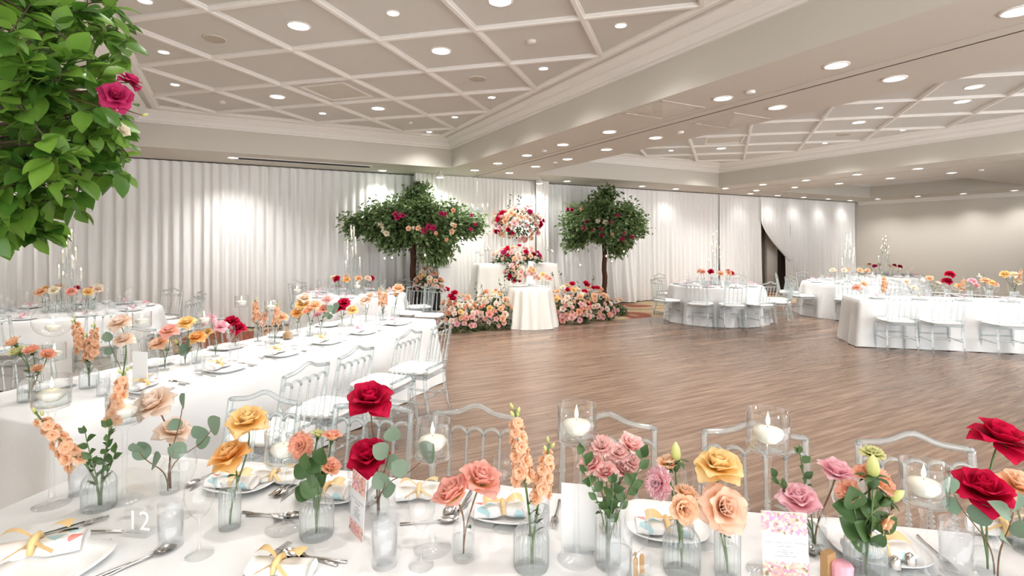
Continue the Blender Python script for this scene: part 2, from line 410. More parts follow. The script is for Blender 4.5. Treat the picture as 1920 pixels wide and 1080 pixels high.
curtain('curtain','white curtain panel under the left end of the black ceiling slot',-1.37,.79,YC,M['curtain'],seed=3,group=G)
curtain('curtain','white curtain panel behind the round tree left of the flower stage',.78,3.75,YC,M['curtain'],seed=4,group=G)
curtain('backdrop_drape','ivory pleated backdrop drape behind the raised head table',3.62,7.0,11.28,M['drape'],z1=3.16,amp=.035,per=.11,seed=5,cat='drape')
curtain('side_drape','gathered white drape hanging at the left edge of the stage backdrop',3.60,4.08,11.14,M['drape'],z1=3.16,amp=.06,per=.10,seed=6,cat='drape')
curtain('side_drape','gathered white drape hanging at the right edge of the stage backdrop',6.62,7.02,11.14,M['drape'],z1=3.16,amp=.06,per=.10,seed=7,cat='drape')
curtain('curtain','white curtain panel behind the tree right of the flower stage',6.9,10.25,YC,M['curtain'],seed=8,flare=.22,group=G)
curtain('curtain','white curtain panel behind the round table right of the stage',10.22,13.5,YC,M['curtain'],seed=9,group=G)
curtain('curtain','white curtain panel just left of the dark doorway',13.48,15.42,YC,M['curtain'],seed=10,group=G)
curtain('curtain','white curtain panel between the doorway and the beige wall',16.95,XR-.02,YC,M['curtain'],seed=12,flare=.1,group=G)
# the swept curtain tied back over the doorway
def sweep(u,v):
    z=3.15-(3.15-1.10)*v; k=max(0,v-.38)/.62
    xl=15.36+1.36*k**1.5; xr=16.98-.12*sin(v*PI)
    x=xl+(xr-xl)*u
    return (x, YC-.035-.03*sin(u*52+v*2)*(1-.45*v)-.05*v, z-.10*sin(u*PI)*v)
mb=MB(); mb.grid(sweep,90,16)
sw=thing('tied_curtain','white curtain swept aside and tied back over the dark doorway','curtain',(0,0,0),ROOM,G)
ob('swag',mb,M['curtain'],sw)
mb=MB(); mb.grid(lambda u,v:(16.62+.36*u+(.32*u)*v, YC-.05-.03*sin(u*26)-.03*v, 1.16-1.145*v),60,8); ob('tail',mb,M['curtain'],sw)
mb=MB(); mb.tube([(16.60,YC-.05,1.15),(16.72,YC-.12,1.12),(16.95,YC-.1,1.14)],.014); ob('tie_back',mb,M['curtain'],sw)

# ================================================================ ceiling fittings
def trim_meshes(r):
    a=MB(); a.lathe([(r*1.22,0),(r*1.22,-.006),(r*1.02,-.010),(r*.98,-.002),(r*.98,.02)],24)
    b=MB(); b.lathe([(r*.98,-.001),(r*.5,-.006),(.0005,-.007)],24); return a.mesh('trim_ring'), b.mesh('lens')
TM={r:trim_meshes(r) for r in (.052,.085,.095)}
def spot(p,power,ang=125,blend=.9,size=.06):
    l=bpy.data.lights.new('lamp_light','SPOT'); l.energy=power; l.spot_size=rad(ang); l.spot_blend=blend; l.shadow_soft_size=size
    l.color=(1,.98,.955); o=bpy.data.objects.new('lamp_light',l); COL.objects.link(o); return o
def lamp(px,py,z,r,label,group,power=1.0,star=False):
    p=at(px,py,z)
    t=thing('downlight',label,'ceiling light',p,0,group)
    a,b=TM[r]; ob('trim_ring',a,M['mould'],t); ob('lens',b,M['lens_star'] if star else M['lens'],t)
    s=spot(p,SPOT_W*power); s.parent=t; s.location=(0,0,-.03)
    return t
g1='downlights in the left coffered ceiling'
for px,py,lab in ((560,48,'large starry downlight near the top, left of centre in the left coffered ceiling'),(827,95,'large starry downlight left of the second round speaker in the left coffered ceiling'),(938,1,'large starry downlight cut by the top edge of the photo'),
                  (520,181,'large downlight left of the square air vent in the left coffered ceiling'),(709,203,'large downlight just right of the square air vent in the left coffered ceiling')):
    lamp(px,py,ZT,.095,lab,g1,1.2,py<150)
for px,py,lab in ((307,97,'small pin downlight left of the first round speaker'),(328,158,'small pin downlight next to the overhanging tree roses'),(737,24,'small pin downlight between the two big starry lamps near the top'),(1164,47,'small pin downlight in the top right triangle beside the beam'),
                  (1019,128,'small pin downlight in the second triangle from the top along the beam'),(922,182,'small pin downlight in the third triangle from the top along the beam'),(853,219,'small pin downlight in the fourth triangle from the top along the beam'),
                  (805,247,'small pin downlight in the back corner triangle by the beam'),(605,212,'small pin downlight below the square air vent'),(272,1,'small pin downlight at the top edge above the tree')):
    lamp(px,py,ZT,.052,lab,g1,.7,True)
g2='downlights along the main beam'
rowA=[(1910,20),(1568,122),(1355,184),(1142,247),(1055,271),(988,291),(933,306),(890,319)]
rowB=[(1677,147),(1457,201),(1229,258),(1137,280),(1064,298),(1004,312),(955,324)]
for i,(x,y) in enumerate(rowA): lamp(x,y,ZS,.085,'%s downlight from the front in the beam row left of the dark track'%ORD[i],g2,.8)
for i,(x,y) in enumerate(rowB): lamp(x,y,ZS,.085,'%s downlight from the front in the beam row right of the dark track'%ORD[i],g2,.8)
g3='downlights in the right coffered ceiling'
for px,py,lab in ((1610,229,'large downlight in the middle of the right coffered ceiling'),(1804,190,'large downlight at the upper right of the right coffered ceiling'),(1352,278,'large downlight below the rectangular vent of the right coffered ceiling')): lamp(px,py,ZT,.095,lab,g3,2.0)
for px,py,lab in ((1648,202,'small pin downlight highest in the right coffered ceiling'),(1694,243,'small pin downlight beside the far cornice of the right coffered ceiling'),(1547,268,'small pin downlight left of the far cornice in the right coffered ceiling'),(1429,306-2,'small pin downlight third from the corner of the right coffered ceiling'),
                  (1341,300,'small pin downlight in the back corner of the right coffered ceiling'),(1258,282,'small pin downlight at the far left of the right coffered ceiling'),(1889,209,'small pin downlight at the right frame edge of the right coffered ceiling')): lamp(px,py,ZT,.052,lab,g3,1.2,True)
g4='downlights of the second beam and the far soffits'
for i,(x,y) in enumerate([(1721,316),(1607,327),(1511,338),(1430,346),(1360,353)]): lamp(x,y,ZS,.085,'%s downlight from the right in the second beam, left row'%ORD[i],g4,1.0)
for i,(x,y) in enumerate([(1784,324),(1669,334),(1573,344),(1490,351),(1418,357)]): lamp(x,y,ZS,.085,'%s downlight from the right in the second beam, right row'%ORD[i],g4,.9)
for i,(x,y) in enumerate([(1407,363),(1458,366.5),(1507,370),(1553,373),(1594,376)]): lamp(x,y,ZS,.085,'%s downlight from the left in the soffit row over the doorway curtains'%ORD[i],g4,.24)
for i,(x,y) in enumerate([(1646,373),(1721,368),(1806,363),(1902,357)]): lamp(x,y,ZS,.085,'%s downlight from the left in the row along the beige wall'%ORD[i],g4,.95)
for x,y,lab in ((1063,339.5,'small downlight in the soffit right of the backdrop'),(1204,349,'downlight in the soffit above the tree right of the stage'),(1267,354,'downlight in the soffit above the round table right of the stage'),(437,295.5,'white lamp at the left end of the black ceiling slot')):
    lamp(x,y,ZS,.085,lab,g4,1.4 if x<500 else .35)
for i,xl in enumerate((-3.6,2.9)):  # the leftmost is an unseen lamp, added to brighten the left curtain
    p=L(xl,11.18,ZS); t=thing('downlight',['wall-wash downlight in the soffit hidden by the overhanging tree','wall-wash downlight over the curtain beside the round tree'][i],'ceiling light',p,0,g4)
    a,b=TM[.085]; ob('trim_ring',a,M['mould'],t); ob('lens',b,M['lens'],t); s=spot(p,SPOT_W*(1.3 if i==0 else .9)); s.parent=t; s.location=(0,0,-.03)
# unseen lamps added for more light near the camera, continuing the ceiling rows
k=0
for xl,yl,z in ((1.385,3.6,ZT),(.1,4.6,ZT),(2.7,2.4,ZT),(.1,2.2,ZT),(1.385,.9,ZT),(2.7,-.3,ZT),(.1,-.3,ZT),(-2.6,7.6,ZS),(-2.6,5.0,ZS),(-2.6,2.4,ZS),(-2.6,0,ZS),(4.55,1.2,ZS),(8.9,3.4,ZT),(8.9,1.0,ZT),(7.3,2.2,ZT),(10.6,2.2,ZT),(4.55,-.8,ZS)):
    p=L(xl,yl,z); t=thing('downlight','downlight outside the photo, over or beside the camera','ceiling light',p,0,'downlights outside the photo')
    a,b=TM[.095]; ob('trim_ring',a,M['mould'],t); ob('lens',b,M['lens'],t); s=spot(p,SPOT_W*(1.1 if xl<-2 else .72)); s.parent=t; s.location=(0,0,-.03); k+=1
# bare bright flood lamps in front of the stage backdrop
for i,(px,py,xl) in enumerate(((787,322,4.02),(985,337,6.5))):
    p=L(xl,10.75,ZS); t=thing('flood_lamp','glaring white flood lamp under the soffit at the %s side of the backdrop'%['left','right'][i],'lamp',p,ROOM,'stage flood lamps')
    h=MB(); h.lathe([(.03,0),(.03,-.05),(.07,-.06),(.075,-.13)],18); ob('housing',h,M['mould'],t)
    h=MB(); h.lathe([(.072,-.129),(.04,-.14),(.0005,-.142)],18); ob('lens',h,M['lens_star'],t)
    s=spot(p,SPOT_W*1.0,150); s.parent=t; s.location=(0,0.05,-.17)
# speakers, detectors, vents, slot
def disc(name,label,cat,px,py,z,r,h,mat,group=None):
    p=at(px,py,z); t=thing(name,label,cat,p,0,group)
    a=MB(); a.lathe([(r,0),(r,-h*.5),(r*.93,-h),(r*.88,-h)],26); ob('rim',a,M['mould'] if mat!='grille' else M['vent'],t)
    a=MB(); a.lathe([(r*.88,-h*.9),(r*.45,-h*.95),(.0005,-h)],26); ob('cover',a,M[mat],t)
disc('ceiling_speaker','round beige speaker grille at the left of the coffered ceiling','speaker',402,72,ZT,.115,.012,'grille','ceiling speakers')
disc('ceiling_speaker','round beige speaker grille near the beam in the left coffered ceiling','speaker',895,147,ZT,.115,.012,'grille','ceiling speakers')
disc('ceiling_speaker','round beige speaker grille in the right coffered ceiling','speaker',1582,252,ZT,.13,.012,'grille','ceiling speakers')
g5='ceiling detectors'
for px,py,z,lab in ((997,76,ZT,'small round white detector in the left coffered ceiling'),(417,190,ZT,'small white detector at the far left of the left coffered ceiling'),(770,229,ZT,'small detector near the back cornice of the left coffered ceiling'),(343,198.5,ZT,'small grey detector in the back left corner coffer'),
                    (1407,171,ZS,'small round detector on the beam near two downlights'),(1276,246.5,ZS,'small round detector on the beam right of the track'),(1020,282,ZS,'tiny detector on the beam left of the track'),(1041,304,ZS,'tiny detector on the beam right of the track'),(1840,318,ZS,'tiny detector on the second beam')):
    disc('smoke_detector',lab,'detector',px,py,z,.045,.03,'mould',g5)
def vent(label,c,w,d,z,slats,name='air_vent'):
    t=thing(name,label,'air vent',L(c[0],c[1],z),ROOM+ (rad(45) if slats=='dia' else 0),'ceiling vents')
    m=MB()
    for sx,sy,a,b in ((0,-d/2,w,.03),(0,d/2,w,.03),(-w/2,0,.03,d),(w/2,0,.03,d)): m.box((sx,sy,-.008 if slats=='dia' else -.002),(a+.03*(a>b),b,.016 if slats=='dia' else .006))
    ob('frame',m.mesh('frame',False),M['mould'] if slats=='dia' else M['soffit'],t)
    m=MB(); m.grid(lambda u,v:((u-.5)*w,(v-.5)*d,.0-.02*(1-max(abs(u-.5),abs(v-.5))*2)),4,4); ob('diffuser_plate',m.mesh('diffuser_plate',False),M['vent'] if slats=='dia' else M['soffit'],t)
w=at(632,171,ZT); r=Matrix.Rotation(-ROOM,3,'Z')@w; vent('square air vent panel set diagonally in the left coffered ceiling',(r.x,r.y),.70,.66,ZT-.001,'dia')
w=at(1358,262,ZT); r=Matrix.Rotation(-ROOM,3,'Z')@w; vent('rectangular vent framed in the right coffered ceiling',(r.x,r.y),.7,.7,ZT-.001,'dia')
w=at(1245,207,ZS); r=Matrix.Rotation(-ROOM,3,'Z')@w; vent('flush access panel on the beam left of the track',(r.x-.02,r.y),.62,.62,ZS-.001,'')
w=at(1375,228,ZS); r=Matrix.Rotation(-ROOM,3,'Z')@w; vent('flush access panel on the beam right of the track',(r.x-.06,r.y),.62,.62,ZS-.001,'')
w=at(1865,299,ZS); r=Matrix.Rotation(-ROOM,3,'Z')@w; vent('flush access panel on the second beam at the right edge',(r.x,r.y),.55,.8,ZS-.001,'')
p0=at(446,296,ZS); p1=at(694,312.5,ZS); c=(p0+p1)/2; ln=(p1-p0).length
t=thing('slot_diffuser','long black slot diffuser in the soffit above the left curtains','air vent',c,ROOM); m=MB(); m.box((0,0,-.004),(ln,.26,.008)); ob('slot',m.mesh('slot',False),M['slot'],t)
m=MB(); m.box((0,-.145,-.006),(ln,.03,.014)); m.box((0,.145,-.006),(ln,.03,.014)); ob('frame',m.mesh('frame',False),M['mould'],t)
# ================================================================ tables
def drape_rect(lx, ly, h, seed, flare=.07, amp=.028, per=.34, n_side=None, mat='cloth'):
    """floor-length cloth over a rectangular table, centred on the origin, long side along x"""
    rr=random.Random(seed); pts=[]; r=.02
    def side(a,b,nx,ny):
        ln=math.hypot(b[0]-a[0],b[1]-a[1]); n=max(6,int(ln/.045))
        for i in range(n): pts.append((a[0]+(b[0]-a[0])*i/n, a[1]+(b[1]-a[1])*i/n, nx, ny, min(i,n-i)/n*ln))
    x,y=lx/2,ly/2
    side((-x,-y),(x,-y),0,-1); side((x,-y),(x,y),1,0); side((x,y),(-x,y),0,1); side((-x,y),(-x,-y),-1,0)
    n=len(pts); ph=0; wave=[]; pp=per
    for i in range(n):
        if i%7==0: pp=per*rr.uniform(.6,1.5)
        ph+=2*PI*.045/pp; wave.append(sin(ph)*rr.uniform(.7,1.2))
    mb=MB(); vs=[]; m=9
    for k in range(m+1):
        v=k/m
        for i,(px,py,nx,ny,e) in enumerate(pts):
            c=math.exp(-e/.10)       # bulge of cloth towards the corners
            dx,dy=(px/x if abs(px)>x-.16 else 0),(py/y if abs(py)>y-.16 else 0)
            o=.012*min(1,v*8)+flare*v**1.3+amp*v**.8*wave[i]
            qx=px+nx*o+ (1 if px>0 else -1)*c*.09*v*abs(ny); qy=py+ny*o+(1 if py>0 else -1)*c*.09*v*abs(nx)
            z=h*(1-v)-(.012*(1-v) if k==0 else 0)+ (.004+.006*(1+wave[i]) if k==m else 0)
            vs.append((qx,qy,z))
    fs=[]
    for k in range(m):
        for i in range(n):
            j=(i+1)%n; fs.append((k*n+j,k*n+i,(k+1)*n+i,(k+1)*n+j))
    mb.add(vs,fs)
    b=len(mb.v); 
    inner=[(px*(1-.014/x),py*(1-.014/y),h) for px,py,_,_,_ in pts]
    mb.add(inner,[]) ; mb.f+= [(b+i,i,(i+1)%n,b+(i+1)%n) for i in range(n)][::1]
    mb.f.append(tuple(b+i for i in range(n)))
    return mb
def drape_round(r, h, seed, flare=.10, amp=.05, folds=15):
    rr=random.Random(seed); n=180; a0=rr.random()*6
    wv=[sin(folds*2*PI*i/n+1.3*sin(3*2*PI*i/n+a0))*(.7+.3*sin(5*2*PI*i/n+a0)) for i in range(n)]
    mb=MB(); vs=[]; m=9
    for k in range(m+1):
        v=k/m
        for i in range(n):
            a=2*PI*i/n; o=r+.010*min(1,v*6)+flare*v**1.2+amp*v**.7*wv[i]*(1 if k else 0)
            vs.append((o*cos(a),o*sin(a),h*(1-v)-(.012 if k==0 else 0)+(.003+.005*(1+wv[i]) if k==m else 0)))
    fs=[(k*n+(i+1)%n,k*n+i,(k+1)*n+i,(k+1)*n+(i+1)%n) for k in range(m) for i in range(n)]
    mb.add(vs,fs); b=len(mb.v); mb.add([((r-.014)*cos(2*PI*i/n),(r-.014)*sin(2*PI*i/n),h) for i in range(n)],[])
    mb.f+=[(b+i,i,(i+1)%n,b+(i+1)%n) for i in range(n)]; mb.f.append(tuple(b+i for i in range(n))); return mb
TH=.75
class Frame:
    """a long table: corner point, direction along the length, direction across"""
    def __init__(s, corner, ang, ln, wd, side):
        s.c=Vector((corner[0],corner[1],0)); s.u=Vector((cos(ang),sin(ang),0)); s.w=Vector((-sin(ang),cos(ang),0))*side
        s.ang=ang; s.ln=ln; s.wd=wd
    def p(s, a, b, z=TH): q=s.c+s.u*a+s.w*b; return Vector((q.x,q.y,z))
    def centre(s): return s.p(s.ln/2,s.wd/2,0)
# front table: far edge runs from its left far corner to the right, width goes towards the camera
FG=Frame((-1.635,2.304),rad(-11.8),5.2,.86,-1)
LT=Frame((-2.218,2.594),rad(90-19.6),3.92,1.03,1)
RT=Frame((5.53,8.49),rad(-15.1),3.9,.80,1)
for fr,lab,sd in ((FG,'long front banquet table under a white cloth, nearest the camera',21),(LT,'long banquet table under a white floor-length cloth on the left',22),(RT,'long banquet table under a white floor-length cloth at the far right',23)):
    o=ob('banquet_table',drape_rect(fr.ln,fr.wd,TH,sd).mesh('banquet_table'),M['cloth'],None,fr.centre(),(0,0,fr.ang)); tag(o,lab,'table','long banquet tables')
ROUND=[((-5.85,7.05),1.03,'round table under a white cloth at the far left'),((-2.80,9.35),.92,'round table under a white cloth left of the tree, behind the long table'),
       ((4.33,11.35),.95,'round table under a white cloth right of the flower stage'),((7.65,12.1),.95,'round table under a white cloth behind the end of the right long table'),((10.2,14.6),.95,'farthest round table by the beige wall')]
for i,(c,r,lab) in enumerate(ROUND):
    tag(ob('round_table',drape_round(r,TH,30+i).mesh('round_table'),M['cloth'],None,(c[0],c[1],0),(0,0,i)),lab,'table','round banquet tables')

# ================================================================ clear acrylic chairs
def turned(p0,p1,rs,beads,n=8,k=26):
    """a turned rod from p0 to p1: base radius list and ring beads at given fractions"""
    p0,p1=Vector(p0),Vector(p1); pts=[]; rr=[]
    ts=sorted(set([i/k for i in range(k+1)]+[b+d for b in beads for d in (-.022,-.012,0,.012,.022)]))
    for t in ts:
        t=min(1,max(0,t)); j=t*(len(rs)-1); a=int(min(len(rs)-2,j)); r=rs[a]+(rs[a+1]-rs[a])*(j-a)
        for b in beads:
            d=abs(t-b)
            if d<.018: r=r+.0045*(1-d/.018)
        pts.append(p0.lerp(p1,t)); rr.append(r)
    m=MB(); m.tube(pts,rr,n); return m
CH={}
def build_chair_meshes():
    hw=.195; sb=-.20; sf=.20; SZ=.445
    m=MB()   # cushion
    def cush(u,v):
        a=2*PI*u; e=.38
        cx=abs(cos(a))**e*(1 if cos(a)>=0 else -1); sy=abs(sin(a))**e*(1 if sin(a)>=0 else -1)
        prof=[(.9,0),(1.0,.008),(1.02,.018),(1.0,.030),(.93,.040),(.6,.046),(.001,.048)]
        i=int(round(v*6)); k,z=prof[i]; w=.205+.012*sy
        return (cx*w*k, sy*.205*k, SZ+z)
    m.grid(cush,40,6,True); CH['seat_cushion']=m.mesh('seat_cushion')
    m=MB(); 
    for z0,z1,k in ((SZ-.035,SZ+.001,1.0),):
        vs=[(sx*hw*(1.05 if y>0 else .98),y,z) for z in (z0,z1) for sx,y in ((-1,sb),(1,sb),(1,sf),(-1,sf))]
        m.add(vs,[(3,2,1,0),(4,5,6,7),(0,1,5,4),(1,2,6,5),(2,3,7,6),(3,0,4,7)])
    CH['seat_frame']=m.mesh('seat_frame',False)
    for s,nm in ((-1,'L'),(1,'R')):
        CH['fleg'+nm]=turned((s*hw,sf-.015,SZ-.02),(s*hw*1.03,sf+.005,.0),[.0165,.019,.018,.016,.012],[.12,.2,.62]).mesh('leg')
        q=MB(); q.tube([(s*hw*.98,sb+.01,SZ),(s*hw*.98,sb+.005,.30),(s*hw*1.0,sb-.02,.15),(s*hw*1.02,sb-.07,0)],[.018,.018,.0165,.012],8); CH['rleg'+nm]=q.mesh('leg')
        CH['post'+nm]=turned((s*hw*.98,sb+.01,SZ-.01),(s*hw*.97,sb-.065,.876),[.0175,.0175,.0165,.0145,.014],[.08,.14,.20,.26,.32,.55]).mesh('back_post')
    yb=lambda z: sb+.01-.075*(z-SZ)/.44
    m=MB(); n=20; pts=[]
    for i in range(n+1):
        u=-1+2*i/n; z=.872+.034*math.exp(-(u/.33)**2)+.010*(1-u*u)
        pts.append((u*hw*.99,yb(z)-.004,z))
    m.tube(pts,.0125,8); CH['top_rail']=m.mesh('top_rail')
    m=MB(); na=5; w=2*hw*.97/na
    for k in range(na):
        x0=-hw*.97+k*w
        m.tube([(x0+w*(.5-.5*cos(PI*t/8)),yb(.8),.79+.034*sin(PI*t/8)) for t in range(9)],.0085,6)
    CH['arch_rail']=m.mesh('arch_rail')
    for k in range(1,na):
        x=-hw*.97+k*w; CH['spindle%d'%k]=turned((x,yb(.51),.51),(x,yb(.80),.80),[.0085,.0105,.0085,.007,.0075],[.12,.3,.36,.42,.78],8,20).mesh('spindle')
    m=MB(); m.tube([(-hw*.97,yb(.50),.505),(hw*.97,yb(.5),.505)],.0095,8)
    for i in range(9): m.ball((-hw*.85+hw*1.7*i/8,yb(.5),.505),.0135,8,5)
    CH['lower_rail']=m.mesh('lower_rail')
    for s,nm in ((-1,'L'),(1,'R')): CH['side_st'+nm]=turned((s*hw,sf-.01,.20),(s*hw*.99,sb-.01,.20),[.009,.012,.012,.009],[.2,.5,.8],6,14).mesh('stretcher')
    CH['front_st']=turned((-hw,sf-.005,.26),(hw,sf-.005,.26),[.009,.012,.009],[.2,.5,.8],6,14).mesh('stretcher')
    CH['rear_st']=turned((-hw*.99,sb,.24),(hw*.99,sb,.24),[.009,.012,.009],[.3,.7],6,14).mesh('stretcher')
build_chair_meshes()
def chair(pos, face, label, group):
    """face = angle of the sitting direction (0 = +x)"""
    t=thing('crystal_chair',label,'chair',(pos[0],pos[1],.004),face-PI/2,group)
    ob('seat_cushion',CH['seat_cushion'],M['seat'],t); ob('seat_frame',CH['seat_frame'],M['crystal'],t)
    for k in ('flegL','flegR','rlegL','rlegR'): ob('leg',CH[k],M['crystal'],t)
    for k in ('postL','postR'): ob('back_post',CH[k],M['crystal'],t)
    ob('top_rail',CH['top_rail'],M['crystal'],t); ob('arch_rail',CH['arch_rail'],M['crystal'],t); ob('lower_rail',CH['lower_rail'],M['crystal'],t)
    for k in range(1,5): ob('spindle',CH['spindle%d'%k],M['crystal'],t)
    for k in ('side_stL','side_stR','front_st','rear_st'): ob('stretcher',CH[k],M['crystal'],t)
    return t
# chairs on the far side of the front table, facing the camera
fgc=[(482,748),(697,757),(893,768),(1141,775),(1412,801),(1697,812)]
fgn=['behind the front table at its far left, seen past the yellow rose','behind the front table, framing the upper dark red rose','behind the front table left of the tall peach stock','behind the front table above the pink spray roses','behind the front table behind the yellow rose and candle','behind the front table between the candle and right red roses']
for (px,py),n in zip(fgc,fgn):
    q=at(px,py,.905); a=(q-FG.c).dot(FG.u); chair(FG.p(a,-.11,0)[:2],FG.ang-PI/2,'clear crystal chair '+n,'crystal chairs behind the front table')
# left table, dance-floor side
base=((Vector((-1.94,3.346,0))-LT.c).dot(LT.u))
for i,(al,pe) in enumerate(((.13,.47),(.65,.45),(1.40,.43),(1.93,.46))):
    chair(LT.p(base+al,-pe+.03,0)[:2],LT.ang+PI/2,'crystal chair on dance floor side of left long table, %s from camera'%ORD[i],'crystal chairs at the left long table')
for i,al in enumerate((-.05,.75,1.5,2.25)):
    chair(LT.p(.75+al,LT.wd+.31,0)[:2],LT.ang-PI/2,'crystal chair on curtain side of left long table, %s from camera'%ORD[i],'crystal chairs at the left long table')
# right table
for i,al in enumerate((.40,.98,1.78)):
    chair(RT.p(al,-.27,0)[:2],RT.ang+PI/2,'crystal chair in front of right long table, %s from its left end'%ORD[i],'crystal chairs at the right long table')
for i,al in enumerate((.35,.95,1.55,2.15)):
    chair(RT.p(al,RT.wd+.27,0)[:2],RT.ang-PI/2,'crystal chair on wall side of right long table, %s from its left end'%ORD[i],'crystal chairs at the right long table')
def round_chairs(k, angs, where):
    c,r,_=ROUND[k]
    for i,a in enumerate(angs):
        a=rad(a); d=r+.27; chair((c[0]+d*cos(a),c[1]+d*sin(a)),a+PI,'crystal chair at %s, %s'%(where[0],where[1][i]),'crystal chairs at the round tables')
round_chairs(0,(-75,-38,5,45,75,-110),('the far left round table',['beside the bubble candle','on its near right','at its right end','on its far right','at its far side','on its near left at the frame edge']))
round_chairs(1,(25,62,108,150),('the round table behind the left long table',['on its stage side','on its far right','on its far left','at its left end']))
round_chairs(2,(-160,-124,-97,-71,-38,-8,50,125),('the round table right of the stage',['at its far left end','second from the left in front','third from the left in front','fourth from the left in front','at its right, nearer the camera','at its right end','behind it on the right','behind it on the left']))
round_chairs(3,(-170,-125,-95,100,150),('the round table behind the right long table',['at its left end','on its near left','in front','behind it','behind it on the left']))
# two chairs at the far end of the left table by the tree
for i,(px,py) in enumerate(((765,588),(806,592))):
    q=at(px,py,.46); chair((q.x,q.y),LT.ang+PI+(.15 if i else -.05),'clear crystal chair behind the far end of the left long table, %s'%['below the tree trunk','nearest the flower mound'][i],'crystal chairs at the left long table')

# ================================================================ tableware meshes
def TW():
    d={}
    m=MB()
    def pl(u,v):
        a=2*PI*u; e=.5+.15*(1-v); cx=abs(cos(a))**e*(1 if cos(a)>=0 else -1); sy=abs(sin(a))**e*(1 if sin(a)>=0 else -1)
        prof=[(.55,.002),(.60,.004),(.78,.008),(1.0,.020),(1.0,.024),(.78,.013),(.55,.008),(.001,.008)]
        k,z=prof[int(round(v*7))]; return (cx*.125*k,sy*.125*k,z+(.010*(abs(cx*sy))**2 if k>.9 else 0))
    m.grid(pl,40,7,True); d['plate']=m.mesh('plate')
    m=MB(); m.lathe([(.001,.006),(.012,.008),(.036,.002),(.037,0),(.036,.003),(.010,.010),(.0045,.018),(.0038,.05),(.0038,.095),(.008,.105),(.026,.125),(.038,.155),(.040,.185),(.035,.225)],24); d['wine']=m.mesh('wine_glass')
    m=MB(); m.lathe([(.001,.006),(.030,.004),(.033,.0),(.034,.03),(.036,.13)],24); m.lathe([(.001,.012),(.030,.012),(.0335,.13)],24); d['tumbler']=m.mesh('tumbler')
    m=MB(); m.lathe([(.031,.014),(.0335,.098),(.02,.10),(.0005,.099)],20); d['tumbler_water']=m.mesh('iced_water')
    def spoon():
        m=MB(); 
        def b(u,v):
            a=2*PI*u; r=v
            x=.021*r*cos(a)*(1-.12*sin(a)); y=.032*r*sin(a); return (x,y+.155,.006-.007*(1-r*r)+.004)
        m.grid(b,16,4,True); m.tube([(0,.126,.008),(0,.11,.009),(0,.05,.006),(0,0,.003)],[.004,.003,.0032,.0055],6); return m.mesh('spoon')
    d['spoon']=spoon()
    m=MB(); m.tube([(0,0,.003),(0,.05,.006),(0,.11,.010),(0,.125,.009)],[.0055,.0032,.003,.005],6); m.box((0,.135,.008),(.022,.022,.0022))
    for k in range(4): m.box((-.0087+.0058*k,.165,.009),(.0026,.044,.002))
    d['fork']=m.mesh('fork',False)
    m=MB(); m.tube([(0,0,.005),(0,.045,.006),(0,.09,.005)],[.0058,.005,.0045],8); m.add([(-.004,.09,.003),(.006,.09,.003),(.008,.13,.003),(.008,.18,.003),(-.004,.205,.003),(-.004,.09,.0055),(.005,.09,.005),(.0075,.13,.004),(.0075,.18,.004),(-.004,.205,.0045)],[(4,3,2,1,0),(5,6,7,8,9),(0,1,6,5),(1,2,7,6),(2,3,8,7),(3,4,9,8),(4,0,5,9)]); d['knife']=m.mesh('knife',False)
    m=MB()   # folded napkin, a soft roll
    def nap(u,v):
        a=2*PI*u; x=(v-.5)*.17; pin=1-.30*math.exp(-((v-.45)/.10)**2)
        return (x,.036*pin*cos(a)*(1+.06*sin(7*a+9*v)),.021+.019*pin*sin(a)*(1+.10*sin(5*a+4*v)))
    m.grid(nap,26,14,True); m.f.append(tuple(range(26))); b=26*14; m.f.append(tuple(reversed(range(b,b+26)))); d['napkin']=m.mesh('napkin')
    m=MB(); m.tube([(-.008,-.034,.02),(-.008,-.02,.042),(-.008,0,.046),(-.008,.02,.042),(-.008,.034,.02)],[.006,.009,.009,.009,.006],6)
    for s in (-1,1):
        m.grid(lambda u,v,s=s:(-.008+s*(.005+.06*v)*1.0,(.004+.022*v)*(u-.5)*2+.012*v,.046+.022*sin(v*PI*.8)*(1-.3*(u-.5))),4,6)
        m.grid(lambda u,v,s=s:(-.008+s*.045*v,-.015-.03*v+.016*(u-.5),.044-.018*v),2,4)
    d['bow']=m.mesh('ribbon_bow')
    return d
T=TW()
def put(name,key,mat,pos,rz,label,cat,group,sc=1.0):
    o=ob(name,T[key],M[mat],None,pos,(0,0,rz),sc); return tag(o,label,cat,group)
def napkin(pos,rz,label,group,mat='napkin_print',bow='ribbon',sc=1.0):
    t=thing('napkin',label,'napkin',pos,rz,group,sc); ob('napkin_cloth',T['napkin'],M[mat],t); ob('ribbon_bow',T['bow'],M[bow],t); return t
def tumbler(pos,label,group,sc=1.0):
    t=thing('tumbler',label,'glass',pos,0,group,sc); ob('glass_wall',T['tumbler'],M['ice_glass'],t); ob('iced_water',T['tumbler_water'],M['ice_glass'],t); return t
